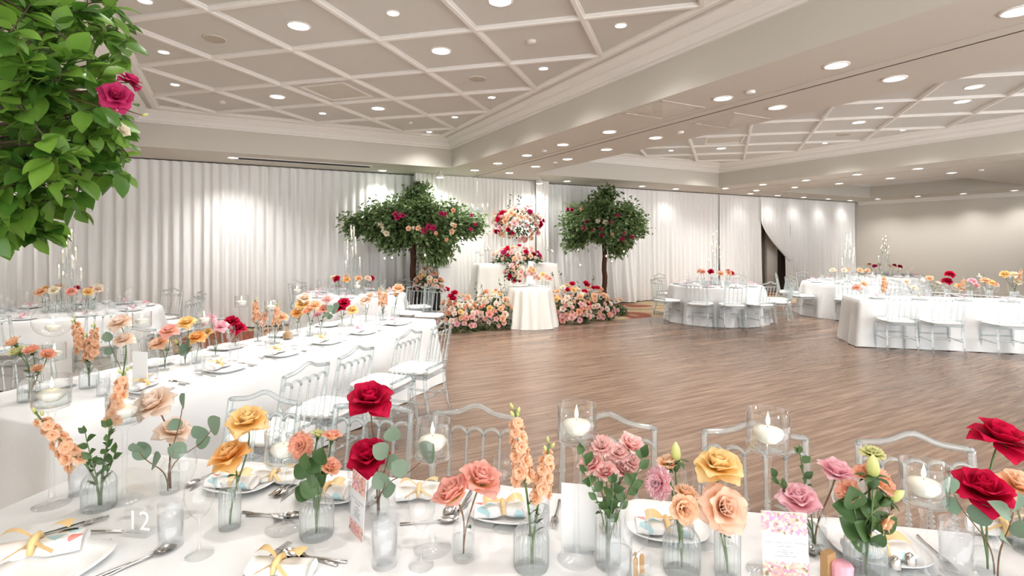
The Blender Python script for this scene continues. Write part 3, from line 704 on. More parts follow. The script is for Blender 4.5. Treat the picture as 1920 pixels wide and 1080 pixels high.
# printed napkin and menu materials
def napkin_mat():
    m,nt,p=nodes('printed_napkin'); tc=nd(nt,'ShaderNodeTexCoord'); v=nd(nt,'ShaderNodeTexVoronoi',Scale=26.0); nt.links.new(tc.outputs['Object'],v.inputs['Vector'])
    r=nd(nt,'ShaderNodeValToRGB'); sp=nd(nt,'ShaderNodeSeparateColor'); nt.links.new(v.outputs['Color'],sp.inputs[0]); nt.links.new(sp.outputs[0],r.inputs[0]); r.color_ramp.interpolation='CONSTANT'
    el=r.color_ramp.elements; el[0].color=(.85,.83,.82,1); el[1].position=.5; el[1].color=(.45,.67,.72,1)
    for q,c in ((.62,(.86,.84,.82,1)),(.78,(.80,.62,.70,1)),(.86,(.85,.83,.80,1)),(.94,(.70,.25,.22,1))): e=el.new(q); e.color=c
    nt.links.new(r.outputs[0],p.inputs['Base Color']); p.inputs['Roughness'].default_value=.8; return m
M['napkin_print']=napkin_mat(); M['napkin_white']=plain('white_napkin',(.86,.85,.83),.8)
def floral_mat():
    m,nt,p=nodes('floral_print'); tc=nd(nt,'ShaderNodeTexCoord'); v=nd(nt,'ShaderNodeTexVoronoi',Scale=150.0); nt.links.new(tc.outputs['Object'],v.inputs['Vector'])
    r=nd(nt,'ShaderNodeValToRGB'); sp=nd(nt,'ShaderNodeSeparateColor'); nt.links.new(v.outputs['Color'],sp.inputs[0]); nt.links.new(sp.outputs[0],r.inputs[0]); r.color_ramp.interpolation='CONSTANT'
    el=r.color_ramp.elements; el[0].color=(.80,.44,.36,1); el[1].position=.3; el[1].color=(.70,.30,.42,1)
    for q,c in ((.5,(.86,.60,.48,1)),(.68,(.58,.32,.50,1)),(.80,(.30,.24,.12,1)),(.86,(.92,.72,.55,1))): e=el.new(q); e.color=c
    nt.links.new(r.outputs[0],p.inputs['Base Color']); p.inputs['Roughness'].default_value=.7; return m
M['floral']=floral_mat(); M['ink']=plain('grey_ink',(.22,.21,.21),.8); M['inkpink']=plain('pink_ink',(.6,.25,.3),.8); M['paper']=plain('white_card',(.82,.82,.83),.7)
def setting(fr,a,b,flip,tagname,group,k,pink=False,full=True):
    """plate with napkin and cutlery; (a,b) on the table frame; flip = facing sign across"""
    rz=fr.ang+(0 if flip>0 else PI); p=fr.p(a,b); R_=Matrix.Rotation(rz,3,'Z')
    o=lambda x,y,z=0.0: p+R_@Vector((x,y,z))
    put('plate','plate','china',p,rz+.06*RNG.uniform(-1,1),'square white plate '+tagname,'plate',group+' plates')
    napkin(o(.01,.06,.010),rz+.2+RNG.uniform(-.15,.15),('pink-tied' if pink else 'gold-tied')+' folded napkin '+tagname,group+' napkins',bow='pinkribbon' if pink else 'ribbon')
    put('fork','fork','silver',o(-.165,-.10),rz,'silver fork '+tagname,'fork',group+' cutlery'); 
    if full:
        put('knife','knife','silver',o(.155,-.10),rz,'silver knife '+tagname,'knife',group+' cutlery'); put('spoon','spoon','silver',o(.185,-.10),rz,'silver spoon '+tagname,'spoon',group+' cutlery')
# ================================================================ flowers
def petal_grid(Ln,W,th0,th1,cup=.5,curl=0.0,tip=.25,r0=.004,n=4,m=6,ruf=0.0,rk=5,ph=0.0):
    """one petal growing along +y/+z from the flower axis; angles from vertical in degrees"""
    cl=[(r0,0.0,th0)]; 
    for j in range(1,m+1):
        v=j/m; th=rad(th0+(th1-th0)*v+curl*max(0,v-.6)/.4); r,z,_=cl[-1]; s=Ln/m; cl.append((r+s*sin(th),z+s*cos(th),math.degrees(th)))
    mb=MB()
    def fn(u,v):
        j=int(round(v*m)); r,z,th=cl[j]; th=rad(th); x=(u*2-1)
        w=W*(sin(PI*min(1,.13+.72*v)))**.8*(1 if v<.85 else 1-.28*(v-.85)/.15)
        back=tip*Ln*x*x*v*v
        k=cup*x*x*w*(1-.3*v); f=ruf*v*v*sin(rk*PI*x+ph)
        rr=r-back*sin(th)-k*cos(th)+f*cos(th); zz=z-back*cos(th)+k*sin(th)*.8+f*sin(th)
        return (x*w, rr, zz)
    mb.grid(fn,n,m); return mb
RINGS=[(4,.042,.016,4,-16,.9,0,.12),(3,.047,.022,13,-5,.85,6,.14),(4,.051,.028,28,4,.75,25,.16),(5,.058,.034,50,27,.5,55,.20),(5,.064,.038,78,64,.34,62,.24),(4,.062,.036,100,96,.22,45,.24)]
def rose_petals(nr=6,n=4,m=6,openness=1.0,seed=0):
    rr=random.Random(seed); out=[]
    for k,(c,Ln,W,a,b,cup,curl,tip) in enumerate(RINGS[:nr]):
        g=petal_grid(Ln,W,a*openness,b*openness,cup,curl*openness,tip,.003+.0015*k,n,m)
        for i in range(c):
            out.append((k,g,2*PI*(i+.5*(k%2))/c+k*.7+rr.uniform(-.15,.15),rr.uniform(-.12,.12),rr.uniform(.92,1.06)))
    return out
PM={}
def petal_mesh(k,openness):
    key=(k,round(openness,2))
    if key not in PM:
        c,Ln,W,a,b,cup,curl,tip=RINGS[k]; PM[key]=petal_grid(Ln,W,a*openness,b*openness,cup,curl*openness,tip,.003+.0015*k,6,8).mesh('petal')
    return PM[key]
def bloom_mesh(kind,seed=0):
    """a whole bloom as one mesh for flowers further away"""
    key=(kind,seed)
    if key in PM: return PM[key]
    mb=MB(); rr=random.Random(seed+5)
    if kind=='rose':
        for k,g,a,t,s in rose_petals(6,3,4,1.0,seed): mb.merge(g,Matrix.Rotation(a,4,'Z')@Matrix.Scale(s,4))
    elif kind=='cuprose':
        for k,g,a,t,s in rose_petals(5,3,4,.70,seed): mb.merge(g,Matrix.Rotation(a,4,'Z')@Matrix.Scale(s,4))
    elif kind=='mini':
        for k,g,a,t,s in rose_petals(5,2,3,.85,seed): mb.merge(g,Matrix.Rotation(a,4,'Z')@Matrix.Scale(s*1.25,4))
    elif kind=='carnation':
        for k,(c,Ln,th) in enumerate(((5,.030,5),(7,.036,28),(9,.040,55),(10,.042,82))):
            for i in range(c):
                g=petal_grid(Ln,.016,th*.7,th,.1,15,-.05,.002,8,5,.006,3.2,rr.random()*6); mb.merge(g,Matrix.Rotation(2*PI*i/c+k+rr.uniform(-.2,.2),4,'Z'))
    elif kind=='lisi':
        for k,(c,Ln,a,b,W) in enumerate(((4,.036,12,2,.018),(5,.042,30,22,.022),(5,.045,50,58,.024))):
            for i in range(c):
                g=petal_grid(Ln,W,a,b,.35,25,-.03,.003,8,6,.0045,2.6,rr.random()*6); mb.merge(g,Matrix.Rotation(2*PI*i/c+k*.6+rr.uniform(-.2,.2),4,'Z'))
    elif kind=='floret':
        for k,(c,Ln,a,b) in enumerate(((4,.011,20,40),(5,.016,60,85),(5,.017,85,110))):
            for i in range(c):
                g=petal_grid(Ln,.0085,a,b,.2,20,0,.001,4,3,.002,3,rr.random()*6); mb.merge(g,Matrix.Rotation(2*PI*i/c+k*.5,4,'Z'))
    elif kind=='bud':
        mb.lathe([(.001,0),(.007,.003),(.010,.012),(.008,.024),(.003,.033),(.0005,.036)],8)
    PM[key]=mb.mesh(kind+'_bloom'); return PM[key]
def calyx():
    if 'calyx' not in PM:
        m=MB(); m.lathe([(.003,-.020),(.0075,-.012),(.009,-.004),(.006,.002)],8)
        for i in range(5): m.merge(petal_grid(.026,.0055,70,120,.1,20,.3,.006,2,4),Matrix.Rotation(2*PI*i/5,4,'Z'))
        PM['calyx']=m.mesh('calyx')
    return PM['calyx']
def leaf_mb(Ln,W,bend=.15,fold=.2,n=2,m=5,rnd=1.0):
    mb=MB()
    def fn(u,v):
        x=(u*2-1); w=W*(sin(PI*v**.85))**rnd if 0<v<1 else W*.03
        return (x*w, Ln*v, Ln*bend*(v-v*v)*2+fold*abs(x)*w)
    mb.grid(fn,n*2,m); return mb
LEAF={'rose':leaf_mb(.046,.015).mesh('leaf'),'euc':leaf_mb(.052,.024,.10,.10,3,7,.62).mesh('leaf'),'long':leaf_mb(.045,.009).mesh('leaf'),'ficus':leaf_mb(.066,.0205,.12,.22,2,7,.85).mesh('leaf'),'wide':leaf_mb(.055,.024,.14,.25,2,6,.8).mesh('leaf')}
def orient(pos,d,roll=0.0,s=1.0):
    return Matrix.Translation(pos)@aim(d)@Matrix.Rotation(roll,4,'Z')@Matrix.Scale(s,4)
def leafM(pos,d,up=(0,0,1),s=1.0):
    """leaf pointing along d, its upper face towards up"""
    y=Vector(d).normalized(); x=y.cross(Vector(up))
    if x.length<1e-4: x=y.cross(Vector((1,0,.2)))
    x.normalize(); z=x.cross(y)
    Mx=Matrix((x,y,z)).transposed().to_4x4(); Mx.translation=Vector(pos); return Mx@Matrix.Scale(s,4)
def stem_pts(b,e,d,n=9):
    """curve from b to e arriving along d"""
    b,e,d=Vector(b),Vector(e),Vector(d).normalized(); h=(e-b).length*.42
    c1=b+Vector((0,0,1))*h; c2=e-d*h; out=[]
    for i in range(n+1):
        t=i/n; out.append(b*(1-t)**3+c1*3*t*(1-t)**2+c2*3*t*t*(1-t)+e*t**3)
    return out
def flower(kind,color,base,top,face,size,label,group,detail=False,stem='stem',leaves=2,leaf='rose',openness=1.0,seed=0,name=None,stemr=.0026,cat=None):
    """a cut flower standing in a vase: foot of the stem, place of the bloom, facing direction"""
    base=Vector(base); top=Vector(top)-base; face=Vector(face).normalized(); rr=random.Random(seed+int(abs(base.x)*977)%500)
    nm=name or {'rose':'rose','cuprose':'rose','mini':'spray_rose','carnation':'carnation','lisi':'lisianthus','bud':'rosebud'}[kind]
    t=thing(nm,label,cat or 'flower',base,0,group)
    d=face.copy(); d.z=max(d.z,.35); pts=stem_pts((0,0,0),top-face*.014*size,d)
    mb=MB(); mb.tube(pts,stemr,6); ob('stem',mb,M[stem],t)
    Mx=orient(top,face,rr.random()*6,size)
    if detail:
        core=MB()
        for k,g,a,tt,s in rose_petals(2,5,7,openness,seed): core.merge(g,Matrix.Rotation(a,4,'Z'))
        bl=mats(Mx,'bloom',core.mesh('bloom'),PET[color],t)
        for k,g,a,tt,s in rose_petals(6,2,2,openness,seed):
            if k<2: continue
            mats(Matrix.Rotation(a,4,'Z')@Matrix.Rotation(tt,4,'X')@Matrix.Scale(s,4),'petal',petal_mesh(k,openness),PET[color],bl)
    else: mats(Mx,'bloom',bloom_mesh(kind,seed%4),PET[color],t)
    mats(Mx,'calyx',calyx(),M['leaf'],t)
    for i in range(leaves):
        q=pts[4+i%4]+Vector((0,0,.0)); a=rr.random()*6
        dv=Vector((cos(a),sin(a),.35)); mats(leafM(q,dv,s=rr.uniform(.75,1.15)),'leaf',LEAF[leaf],M['euc'] if leaf=='euc' else M['leaf'],t)
    return t
def stock(base,top,label,group,n=18,size=1.0,color='stock',seed=0,ln=.15,leaves=7):
    """a spike of stock: florets packed round the upper stem, buds at the tip"""
    base=Vector(base); top=Vector(top)-base; rr=random.Random(seed); t=thing('stock_flower',label,'flower',base,0,group)
    d=top.normalized(); d.z=max(d.z,.3); pts=stem_pts((0,0,0),top,d,14); mb=MB(); mb.tube(pts,[.0035]*8+[.003]*7,6); ob('stem',mb,M['stem'],t)
    tot=top.length; ax=(pts[-1]-pts[-3]).normalized(); side=ax.cross(Vector((0,1,0))).normalized(); oth=ax.cross(side)
    for i in range(n):
        f=i/(n-1); k=ln*(1-f); p=top-ax*k; a=i*2.4+rr.random(); r=(.020*(1-.55*f)+.003)*size; o=side*cos(a)+oth*sin(a); face=o+ax*.4+Vector((0,-.25,0))
        if f>.86: mats(orient(p+o*r*.5,ax+o*.4,0,.42*size),'bud',bloom_mesh('bud'),PET['lime'],t)
        else: mats(orient(p+o*r*.7,face,rr.random()*6,size*(1.12-.45*f)),'floret',bloom_mesh('floret',i%3),PET[color],t)
    for i in range(leaves):
        q=pts[2+i%6]; a=rr.random()*6.3; mats(leafM(q,Vector((cos(a),sin(a),.8)),s=rr.uniform(.7,1.1)),'leaf',LEAF['long'],M['leaf'],t)
    return t
def sprig(base,pts_end,label,group,n=8,size=1.0,leaf='euc',mat='euc',seed=0,r=.0016,name='eucalyptus_sprig',cat='foliage',spread=1.0):
    base=Vector(base); e=Vector(pts_end)-base; rr=random.Random(seed); t=thing(name,label,cat,base,0,group)
    d=e.normalized(); d.z=max(d.z,.25) if e.z>.05 else d.z; pts=stem_pts((0,0,0),e,e.normalized()+Vector((0,0,.1)),12); mb=MB(); mb.tube(pts,[r*1.3]*6+[r]*7,5); ob('stem',mb,M['brownstem' if mat=='euc' else 'stem'],t)
    for i in range(n):
        j=12-int(i*7/n); q=pts[j]; a=rr.uniform(-1.2,1.2)+(PI if i%2 else 0); ax=(pts[j]-pts[j-1]).normalized(); dv=Vector((cos(a),sin(a)*.5,rr.uniform(-.2,.6)))*spread+ax*.5
        if i==0: dv=ax
        mats(leafM(q,dv,(rr.uniform(-.4,.4),-.8,.6),s=size*rr.uniform(.75,1.15)),'leaf',LEAF[leaf],M[mat],t)
    return t
# ---------------------------------------------------------------- vases and candle holders
V={}
def vase_meshes():
    pb=[(.001,.006),(.043,.004),(.047,0),(.049,.010),(.049,.085),(.046,.100),(.034,.116),(.022,.126),(.020,.135),(.021,.150),(.026,.160),(.027,.163)]
    m=MB(); m.lathe(pb,132,rib=.05,nrib=22,z0=.008,z1=.118); V['bottle']=m.mesh('vase_wall')
    m=MB(); m.lathe([(.001,.008),(.044,.008),(.045,.072),(.02,.072),(.0005,.072)],20); V['bottle_water']=m.mesh('water')
    pc=[(.001,.006),(.026,.004),(.029,0),(.0295,.01),(.0295,.110),(.025,.121),(.023,.126),(.025,.136),(.026,.138)]
    m=MB(); m.lathe(pc,108,rib=.055,nrib=18,z0=.008,z1=.115); V['slim']=m.mesh('vase_wall')
    m=MB(); m.lathe([(.001,.008),(.026,.008),(.027,.075),(.01,.075),(.0005,.075)],16); V['slim_water']=m.mesh('water')
    pd=[(.001,.008),(.028,.006),(.031,0),(.032,.012),(.032,.080),(.029,.096),(.020,.110),(.018,.122),(.020,.130)]
    m=MB(); m.lathe(pd,28); V['clear']=m.mesh('vase_wall')
    m=MB(); m.lathe([(.001,.01),(.028,.01),(.030,.062),(.01,.062),(.0005,.062)],20); V['clear_water']=m.mesh('water')
    for nm,h in (('tall',.44),('mid',.375),('low',.31)):
        b=h-.11
        m=MB(); m.lathe([(.001,.004),(.055,.001),(.056,0),(.054,.004),(.022,.010),(.010,.022),(.0085,.05),(.0075,b*.5),(.0085,b-.03),(.013,b-.012),(.030,b-.003),(.052,b+.004),(.056,b+.014),(.0565,h),(.0545,h),(.054,b+.016),(.03,b+.006),(.001,b+.004)],36); V['holder_'+nm]=m.mesh('glass_holder')
        m=MB(); m.lathe([(.001,b+.008),(.05,b+.010),(.0535,b+.018),(.0535,b+.046),(.03,b+.0465),(.0005,b+.046)],24); V['hwater_'+nm]=m.mesh('water')
    m=MB(); m.lathe([(.001,-.018),(.022,-.016),(.036,-.002),(.040,.010),(.037,.018),(.020,.022),(.0005,.023)],26); V['wax']=m.mesh('wax')
    m=MB(); m.tube([(0,0,.020),(0,.001,.033)],.0011,5); V['wick']=m.mesh('wick')
    m=MB(); m.lathe([(.0008,.028),(.0045,.034),(.0055,.040),(.0038,.050),(.0012,.060),(.0002,.066)],10); V['flame']=m.mesh('flame')
    m=MB(); prof=[(.105*sin(a),.105-.105*cos(a)) for a in [rad(k) for k in range(4,157,8)]]; m.lathe(prof,32); V['globe']=m.mesh('globe_wall')
vase_meshes()
M['wick']=plain('black_wick',(.02,.015,.01),.9)
def vase(kind,pos,label,group,sc=1.0,rz=0.0):
    t=thing('bud_vase',label,'vase',pos,rz,group,sc); ob('vase_wall',V[kind],M['glass'] if kind=='clear' else M['rib_glass'],t); ob('water',V[kind+'_water'],M['water'],t); return t
def candle(pos,label,group,sc=1.0):
    t=thing('floating_candle',label,'candle',pos,0,group,sc); ob('wax',V['wax'],M['wax'],t); ob('wick',V['wick'],M['wick'],t); ob('flame',V['flame'],M['flame'],t); return t
def holder(kind,pos,where,group,sc=1.0):
    h={'tall':.44,'mid':.375,'low':.31}[kind]; b=h-.11
    t=thing('candle_holder','tall stemmed glass candle holder '+where,'candle holder',pos,0,group,sc); ob('glass_holder',V['holder_'+kind],M['glass'],t); ob('water',V['hwater_'+kind],M['water'],t)
    candle(Vector(pos)+Vector((0,0,(b+.042)*sc)),'lit candle in the glass holder '+where,group+' candles',sc)
# ================================================================ foreground table
GV='bud vases on the front table'; GF='cut flowers on the front table'
def on(px,py): return at(px,py,TH)
def rose_at(color,base,px,py,dD,size,face,label,openness=1.0,seed=0,leaves=1,stem='stem',kind='rose',detail=True,leaf='rose',group=GF,**kw):
    f=Vector(face).normalized(); top=deep(px,py,base.y+dD)-f*.022*size
    return flower(kind,color,base+Vector((0,0,.012)),top,f,size,label,group,detail and kind=='rose',stem,leaves,leaf,openness,seed,**kw)
def small(kind,color,base,px,py,dD,size,face,label,seed=0,leaves=0,leaf='wide',group=GF,**kw):
    return rose_at(color,base,px,py,dD,size,face,label,1.0,seed,leaves,'stem',kind,False,leaf,group,**kw)
v1=on(186,952); vase('bottle',v1,'ribbed glass bottle vase holding the leaning peach stock, far left',GV)
stock(v1+Vector((0,0,.01)),deep(66,772,1.72),'peach stock leaning far left out of the ribbed bottle',GF,20,1.35,seed=1,ln=.215)
stock(v1+Vector((.006,.0,.01)),deep(232,695,1.86),'tall pale peach stock rising left of the blush rose',GF,18,1.25,seed=2,ln=.17)
for i in range(3): sprig(v1+Vector((0,.004*i,.01)),deep([160,205,215][i],[812,800,850][i],1.76),['dark green sprig upright in the left stock vase','dark green sprig right of the stock stem','low dark green sprig in the left stock vase'][i],GF,8,.75,'rose','leaf',10+i,name='leaf_sprig')
v2=on(318,922); vase('clear',v2,'clear glass vase holding the big blush rose',GV)
rose_at('blush',v2,284,752,0,1.12,(-.25,-.55,1),'large blush white rose in front of the left long table',1.0,3,0,'brownstem'); rose_at('blush',v2+Vector((.004,.0,0)),328,803,.03,1.0,(.35,-.15,1),'smaller blush rose below and right of the large blush one',.95,4,0,'brownstem')
sprig(v2+Vector((0,-.01,.01)),deep(395,808,1.80),'eucalyptus sprig with round leaves right of the blush roses',GF,4,1.25,seed=5); sprig(v2+Vector((0,-.01,.01)),deep(262,848,1.78),'eucalyptus sprig with round leaves left of the blush rose stems',GF,3,1.2,seed=6); sprig(v2+Vector((0,-.01,.01)),deep(342,764,1.8),'single upright eucalyptus leaf beside the blush roses',GF,2,1.1,seed=8)
v3=on(431,989); vase('slim',v3,'slim ribbed vase holding the yellow and orange roses',GV,1.05)
rose_at('yellow',v3,464,782,.03,1.0,(.05,-.35,1),'pale yellow rose on the tall stem at the left',.95,7,1); rose_at('orange',v3,428,848,0,.98,(-.3,-.3,1),'orange yellow rose below the pale yellow one',.95,8,1)
v4=on(594,1004); vase('bottle',v4,'ribbed glass bottle vase holding peach lisianthus',GV)
small('carnation','coral',v4,561,835,.0,.98,(-.1,-1,.35),'ruffled peach lisianthus facing the camera left of the red rose',1); small('lisi','coral',v4,623,815,.02,.75,(.1,.1,1),'small peach lisianthus opening upward left of the red rose',2); small('lisi','coral',v4,620,873,-.01,.85,(.45,-.2,.8),'low peach lisianthus leaning right beside the red rose',3)
small('bud','lime',v4,584,866,.0,1.3,(-.1,0,1),'green lisianthus bud, left of two',1); small('bud','lime',v4,603,860,.0,1.5,(0,0,1),'larger pale green lisianthus bud, right of two',2); small('lisi','lime',v4,598,812,.05,.6,(.2,.2,1),'pale yellow lisianthus half hidden behind the ruffled one',4)
for i in range(2): sprig(v4+Vector((0,-.006,.01)),deep([578,602][i],[882,872][i],1.60),'broad green lisianthus leaves, %s of the vase neck'%['left','right'][i],GF,4,1.05,'wide','leaf',30+i,name='leaf_sprig')
v5=on(711,968); vase('clear',v5,'clear vase behind the iced tumbler holding the two red roses',GV)
rose_at('red',v5,693,742,.02,1.22,(.05,-.42,1),'upper dark red rose left of centre, tall stem',.92,9,0,'brownstem'); rose_at('red',v5+Vector((-.004,-.004,0)),690,850,-.02,1.12,(-.12,-.6,1),'lower dark red rose left of centre',.92,10,0,'brownstem')
sprig(v5+Vector((0,-.01,.01)),deep(733,828,1.66),'eucalyptus sprig beside the left red roses',GF,3,1.2,seed=11); sprig(v5+Vector((0,-.02,.01)),deep(722,905,1.62),'low eucalyptus leaves under the lower left red rose',GF,3,1.0,seed=12); sprig(v5+Vector((.0,-.02,.01)),deep(794,858,1.55),'long eucalyptus stem crossing in front of the candle glass',GF,2,1.3,seed=13)
v6=on(869,1046); vase('clear',v6,'clear bottle vase holding two pink peach roses',GV)
rose_at('pinkpeach',v6,903,893,.02,1.06,(.28,-.28,1),'larger pink and peach rose at the centre',.78,14,0,'brownstem'); rose_at('pinkpeach',v6,847,921,-.02,.95,(-.42,-.25,.9),'smaller pink and peach rose turned left at the centre',.62,15,1,'brownstem')
v7=on(996,1063); vase('bottle',v7,'ribbed bottle vase holding the tall peach stock at the centre',GV,.98)
stock(v7+Vector((0,0,.01)),deep(966,768,1.47),'taller peach stock spike at the centre',GF,24,1.25,seed=16,ln=.19,leaves=4); stock(v7+Vector((.004,0,.01)),deep(1030,832,1.46),'shorter peach stock spike leaning right at the centre',GF,16,1.15,seed=17,ln=.15,leaves=4)
v8=on(1140,1060); vase('slim',v8,'plain vase holding the bunch of pink spray roses',GV,1.15)
for i,(x,y,s) in enumerate(((1128,832,.82),(1160,845,.78),(1185,832,.70),(1108,868,.66),(1186,864,.72),(1150,872,.72),(1135,882,.6),(1170,880,.6))):
    small('carnation' if i in(0,1,4) else 'cuprose','pink',v8+Vector((.004*(i%3-1),.003*(i%2),0)),x,y,-.02+.03*(i%3),s,((x-1150)/90,-.5,1),'pink spray rose, '+['largest, upper left of the bunch','upper middle of the bunch','upper right of the bunch','far left of the bunch','lower right of the bunch','lower middle of the bunch','lowest of the bunch','small one at the lower right'][i],20+i,2,'long',stemr=.0018)
for i in range(3): sprig(v8+Vector((0,-.004,.01)),deep([1092,1205,1150][i],[850,858,905][i],1.44),'dark green rose foliage %s of the spray roses'%['left','right','below'][i],GF,9,.8,'rose','leaf',40+i,name='leaf_sprig')
v9=on(1278,1072); vase('bottle',v9,'ribbed bottle vase holding lilac carnation and peach lisianthus',GV,.98)
small('carnation','lilac',v9,1230,905,-.03,1.02,(-.9,-.6,.35),'lilac pink carnation turned left beside the spray roses',26); small('lisi','peach',v9,1253,866,.05,.85,(-.1,0,1),'peach lisianthus cup above the carnation',27); small('bud','lime',v9,1267,842,.05,1.5,(0,0,1),'tall green bud above the peach lisianthus',28)
small('lisi','peach',v9,1287,922,.0,.8,(.2,-.1,1),'peach lisianthus right of the carnation',29); small('lisi','peach',v9,1283,955,-.05,.95,(0,-1,.3),'open peach lisianthus facing the camera above its vase',30)
v10=on(1364,1082); vase('slim',v10,'slim ribbed vase holding the yellow and peach roses right of centre',GV,1.1)
rose_at('yellow',v10,1347,866,.05,1.02,(-.05,-.25,1),'large pale yellow rose in front of the right of centre chair',.95,31,1); rose_at('apricot',v10,1361,952,-.03,1.0,(.05,-1,.65),'peach blush rose facing the camera below the yellow one',.98,32,1)
v11=on(1528,1028); vase('clear',v11,'clear vase hidden behind the standing menu card',GV)
rose_at('lilac',v11,1497,931,-.03,.92,(-.2,-.4,1),'lilac pink rose just above the standing menu card',.85,33,0); rose_at('lilac',v11,1570,880,.02,.86,(.15,-.15,1),'lilac pink rose right of the menu card on a bare stem',.70,34,0,'brownstem')
sprig(v11+Vector((0,.01,.01)),deep(1500,850,1.56),'thin green sprig with small leaves behind the lilac rose',GF,8,.7,'rose','leaf',50,name='leaf_sprig'); sprig(v11+Vector((0,.01,.01)),deep(1455,895,1.56),'green sprig left of the lilac rose',GF,6,.7,'rose','leaf',51,name='leaf_sprig')
v12=on(1622,1082); vase('bottle',v12,'ribbed bottle vase holding yellow and coral lisianthus at the right',GV)
for i,(k,c,x,y,s,f,l) in enumerate((('carnation','lime',1636,845,.72,(0,-.1,1),'pale green ruffled lisianthus at the top'),('lisi','coral',1622,885,.78,(-.3,-.1,1),'coral and yellow lisianthus below the pale green one'),('lisi','coral',1590,920,.8,(-.7,-.3,.7),'coral lisianthus leaning left'),('lisi','coral',1655,902,.95,(.4,-.5,.7),'largest coral lisianthus on the right'),('lisi','peach',1665,985,.75,(.5,-.6,-.2),'drooping peach lisianthus low on the right'),('bud','lime',1685,927,1.3,(.8,0,.5),'green bud pointing right'),('bud','lime',1637,868,1.6,(0,0,1),'fat green bud under the pale green bloom'))):
    small(k,c,v12,x,y,-.01*i,s,f,l+' of the right lisianthus vase',35+i)
for i in range(3): sprig(v12+Vector((0,-.006,.01)),deep([1602,1640,1632][i],[955,955,1000][i],1.40),'broad green leaves %s of the right lisianthus stems'%['left','right','at the foot'][i],GF,4,1.2,'wide','leaf',60+i,name='leaf_sprig')
v13=on(1852,1075); vase('clear',v13,'clear vase holding the two red roses at the right edge',GV)
rose_at('red',v13,1878,812,.03,1.12,(.15,-.2,1),'upper bright red rose at the right frame edge',1.0,43,0); rose_at('red',v13,1845,910,-.02,1.12,(-.1,-.35,1),'lower bright red rose near the right frame edge',.95,44,0)
sprig(v13+Vector((0,-.02,.01)),deep(1788,925,1.40),'eucalyptus sprig left of the right red roses',GF,3,1.15,seed=45); sprig(v13+Vector((0,-.03,.01)),deep(1900,960,1.34),'long grey green eucalyptus leaves under the right red rose',GF,4,1.35,seed=46,leaf='rose')
v14=on(1925,1035); vase('slim',v14,'slim vase cut by the right frame edge',GV); rose_at('peach',v14,1915,905,.0,.9,(0,-.3,1),'peach rose cut by the right frame edge',.9,47,1)
# candles
GH='candle holders on the front table'
for kind,px,py,dx,w in (('mid',811,1028,0,'in front of the left of centre chair'),('tall',1081,1048,0,'left of the pink spray roses'),('tall',1440,1072,0,'right of the yellow rose'),('low',1732,1085,0,'left of the right red roses'),('low',532,990,0,'behind the ruffled lisianthus'),('mid',234,938,0,'behind the blush rose'),('tall',97,945,0,'at the left end of the table')):
    holder(kind,on(px,py),w+', front table',GH)
# glasses
GG='glasses on the front table'
for px,py,l,s in ((320,1024,'straight iced water tumbler left, in front of the blush rose stems',1.0),(721,1058,'straight iced water tumbler in front of the red roses',1.05),(1792,1075,'iced water tumbler left of the right red roses',1.1),(1160,1100,'iced water tumbler at the bottom edge below the spray roses',1.0),(672,955,'straight iced water tumbler behind the tilted menu',1.0),(1012,1005,'water tumbler behind the centre stock vase',.9),(150,925,'water tumbler behind the left stock vase',1.0)): tumbler(on(px,py),l,GG,s)
for px,py,l,s in ((374,1040,'wine glass between the tumbler and the slim ribbed vase',1.0),(946,990,'wine glass behind the centre pink roses',1.0),(1265,1015,'wine glass behind the lilac carnation',1.0),(1580,1020,'wine glass behind the right lisianthus',.95),(1190,1112,'wine glass at the bottom edge right of the spray roses',1.0),(790,1060,'wine glass beside the left of centre candle',.95),(345,965,'wine glass behind the tall blush vase',.95),(1320,1020,'wine glass behind the peach blush rose',.95)): put('wine_glass','wine','glass',on(px,py),0,l,'glass',GG,s)
# place settings along the far edge (partly hidden) and the near edge
GP='front table'
for px,py,b,fl,l,pk in ((463,905,.17,-1,'across the table behind the yellow roses',False),(640,915,.17,-1,'across the table beside the lower red rose',False),(955,948,.17,-1,'across the table behind the centre wine glass',False),(1245,965,.17,-1,'across the table behind the lilac carnation',False),(1600,985,.17,-1,'across the table behind the right lisianthus',False)):
    q=on(px,py); a=(q-FG.c).dot(FG.u); setting(FG,a,b,fl,l,GP,px)
def near_plate(px,py,l): put('plate','plate','china',on(px,py),FG.ang+.1,'square white plate '+l,'plate','front table plates')
t=napkin(on(75,1043),FG.ang+.62,'printed napkin with gold bow at the bottom left corner','front table napkins',sc=1.25); near_plate(95,1072,'under the printed napkin at the bottom left')
t=napkin(on(528,1078),FG.ang+.1,'white napkin with gold bow at the bottom edge, left of centre','front table napkins','napkin_white'); t=napkin(on(520,905),FG.ang+.1,'white napkin with gold bow across the table behind the low candle','front table napkins','napkin_white'); 
napkin(on(790,935),FG.ang+.3,'white napkin with gold bow behind the left of centre candle','front table napkins','napkin_white'); napkin(on(1890,1010),FG.ang-.4,'printed napkin with gold bow behind the right red roses','front table napkins',sc=1.15)
GC='front table cutlery'
def lay(key,px,py,ang,l,z=0.0): put(key,key,'silver',on(px,py)+Vector((0,0,z)),rad(ang),l,key,GC)
lay('spoon',208,1015,108,'upper teaspoon lying right of the left napkin'); lay('spoon',230,998,95,'lower teaspoon crossing beside the left napkin')
lay('spoon',632,1062,70,'left teaspoon of the crossed pair at the bottom, left of centre'); lay('spoon',650,1056,82,'right teaspoon of the crossed pair at the bottom, left of centre')
lay('spoon',190,1086,-36,'large silver spoon at the bottom left'); lay('knife',172,1090,-37,'silver knife beside the large spoon at the bottom left'); lay('fork',447,1092,-20,'silver fork at the bottom edge below the lisianthus vase'); lay('fork',60,1010,-52,'silver fork behind the left napkin')
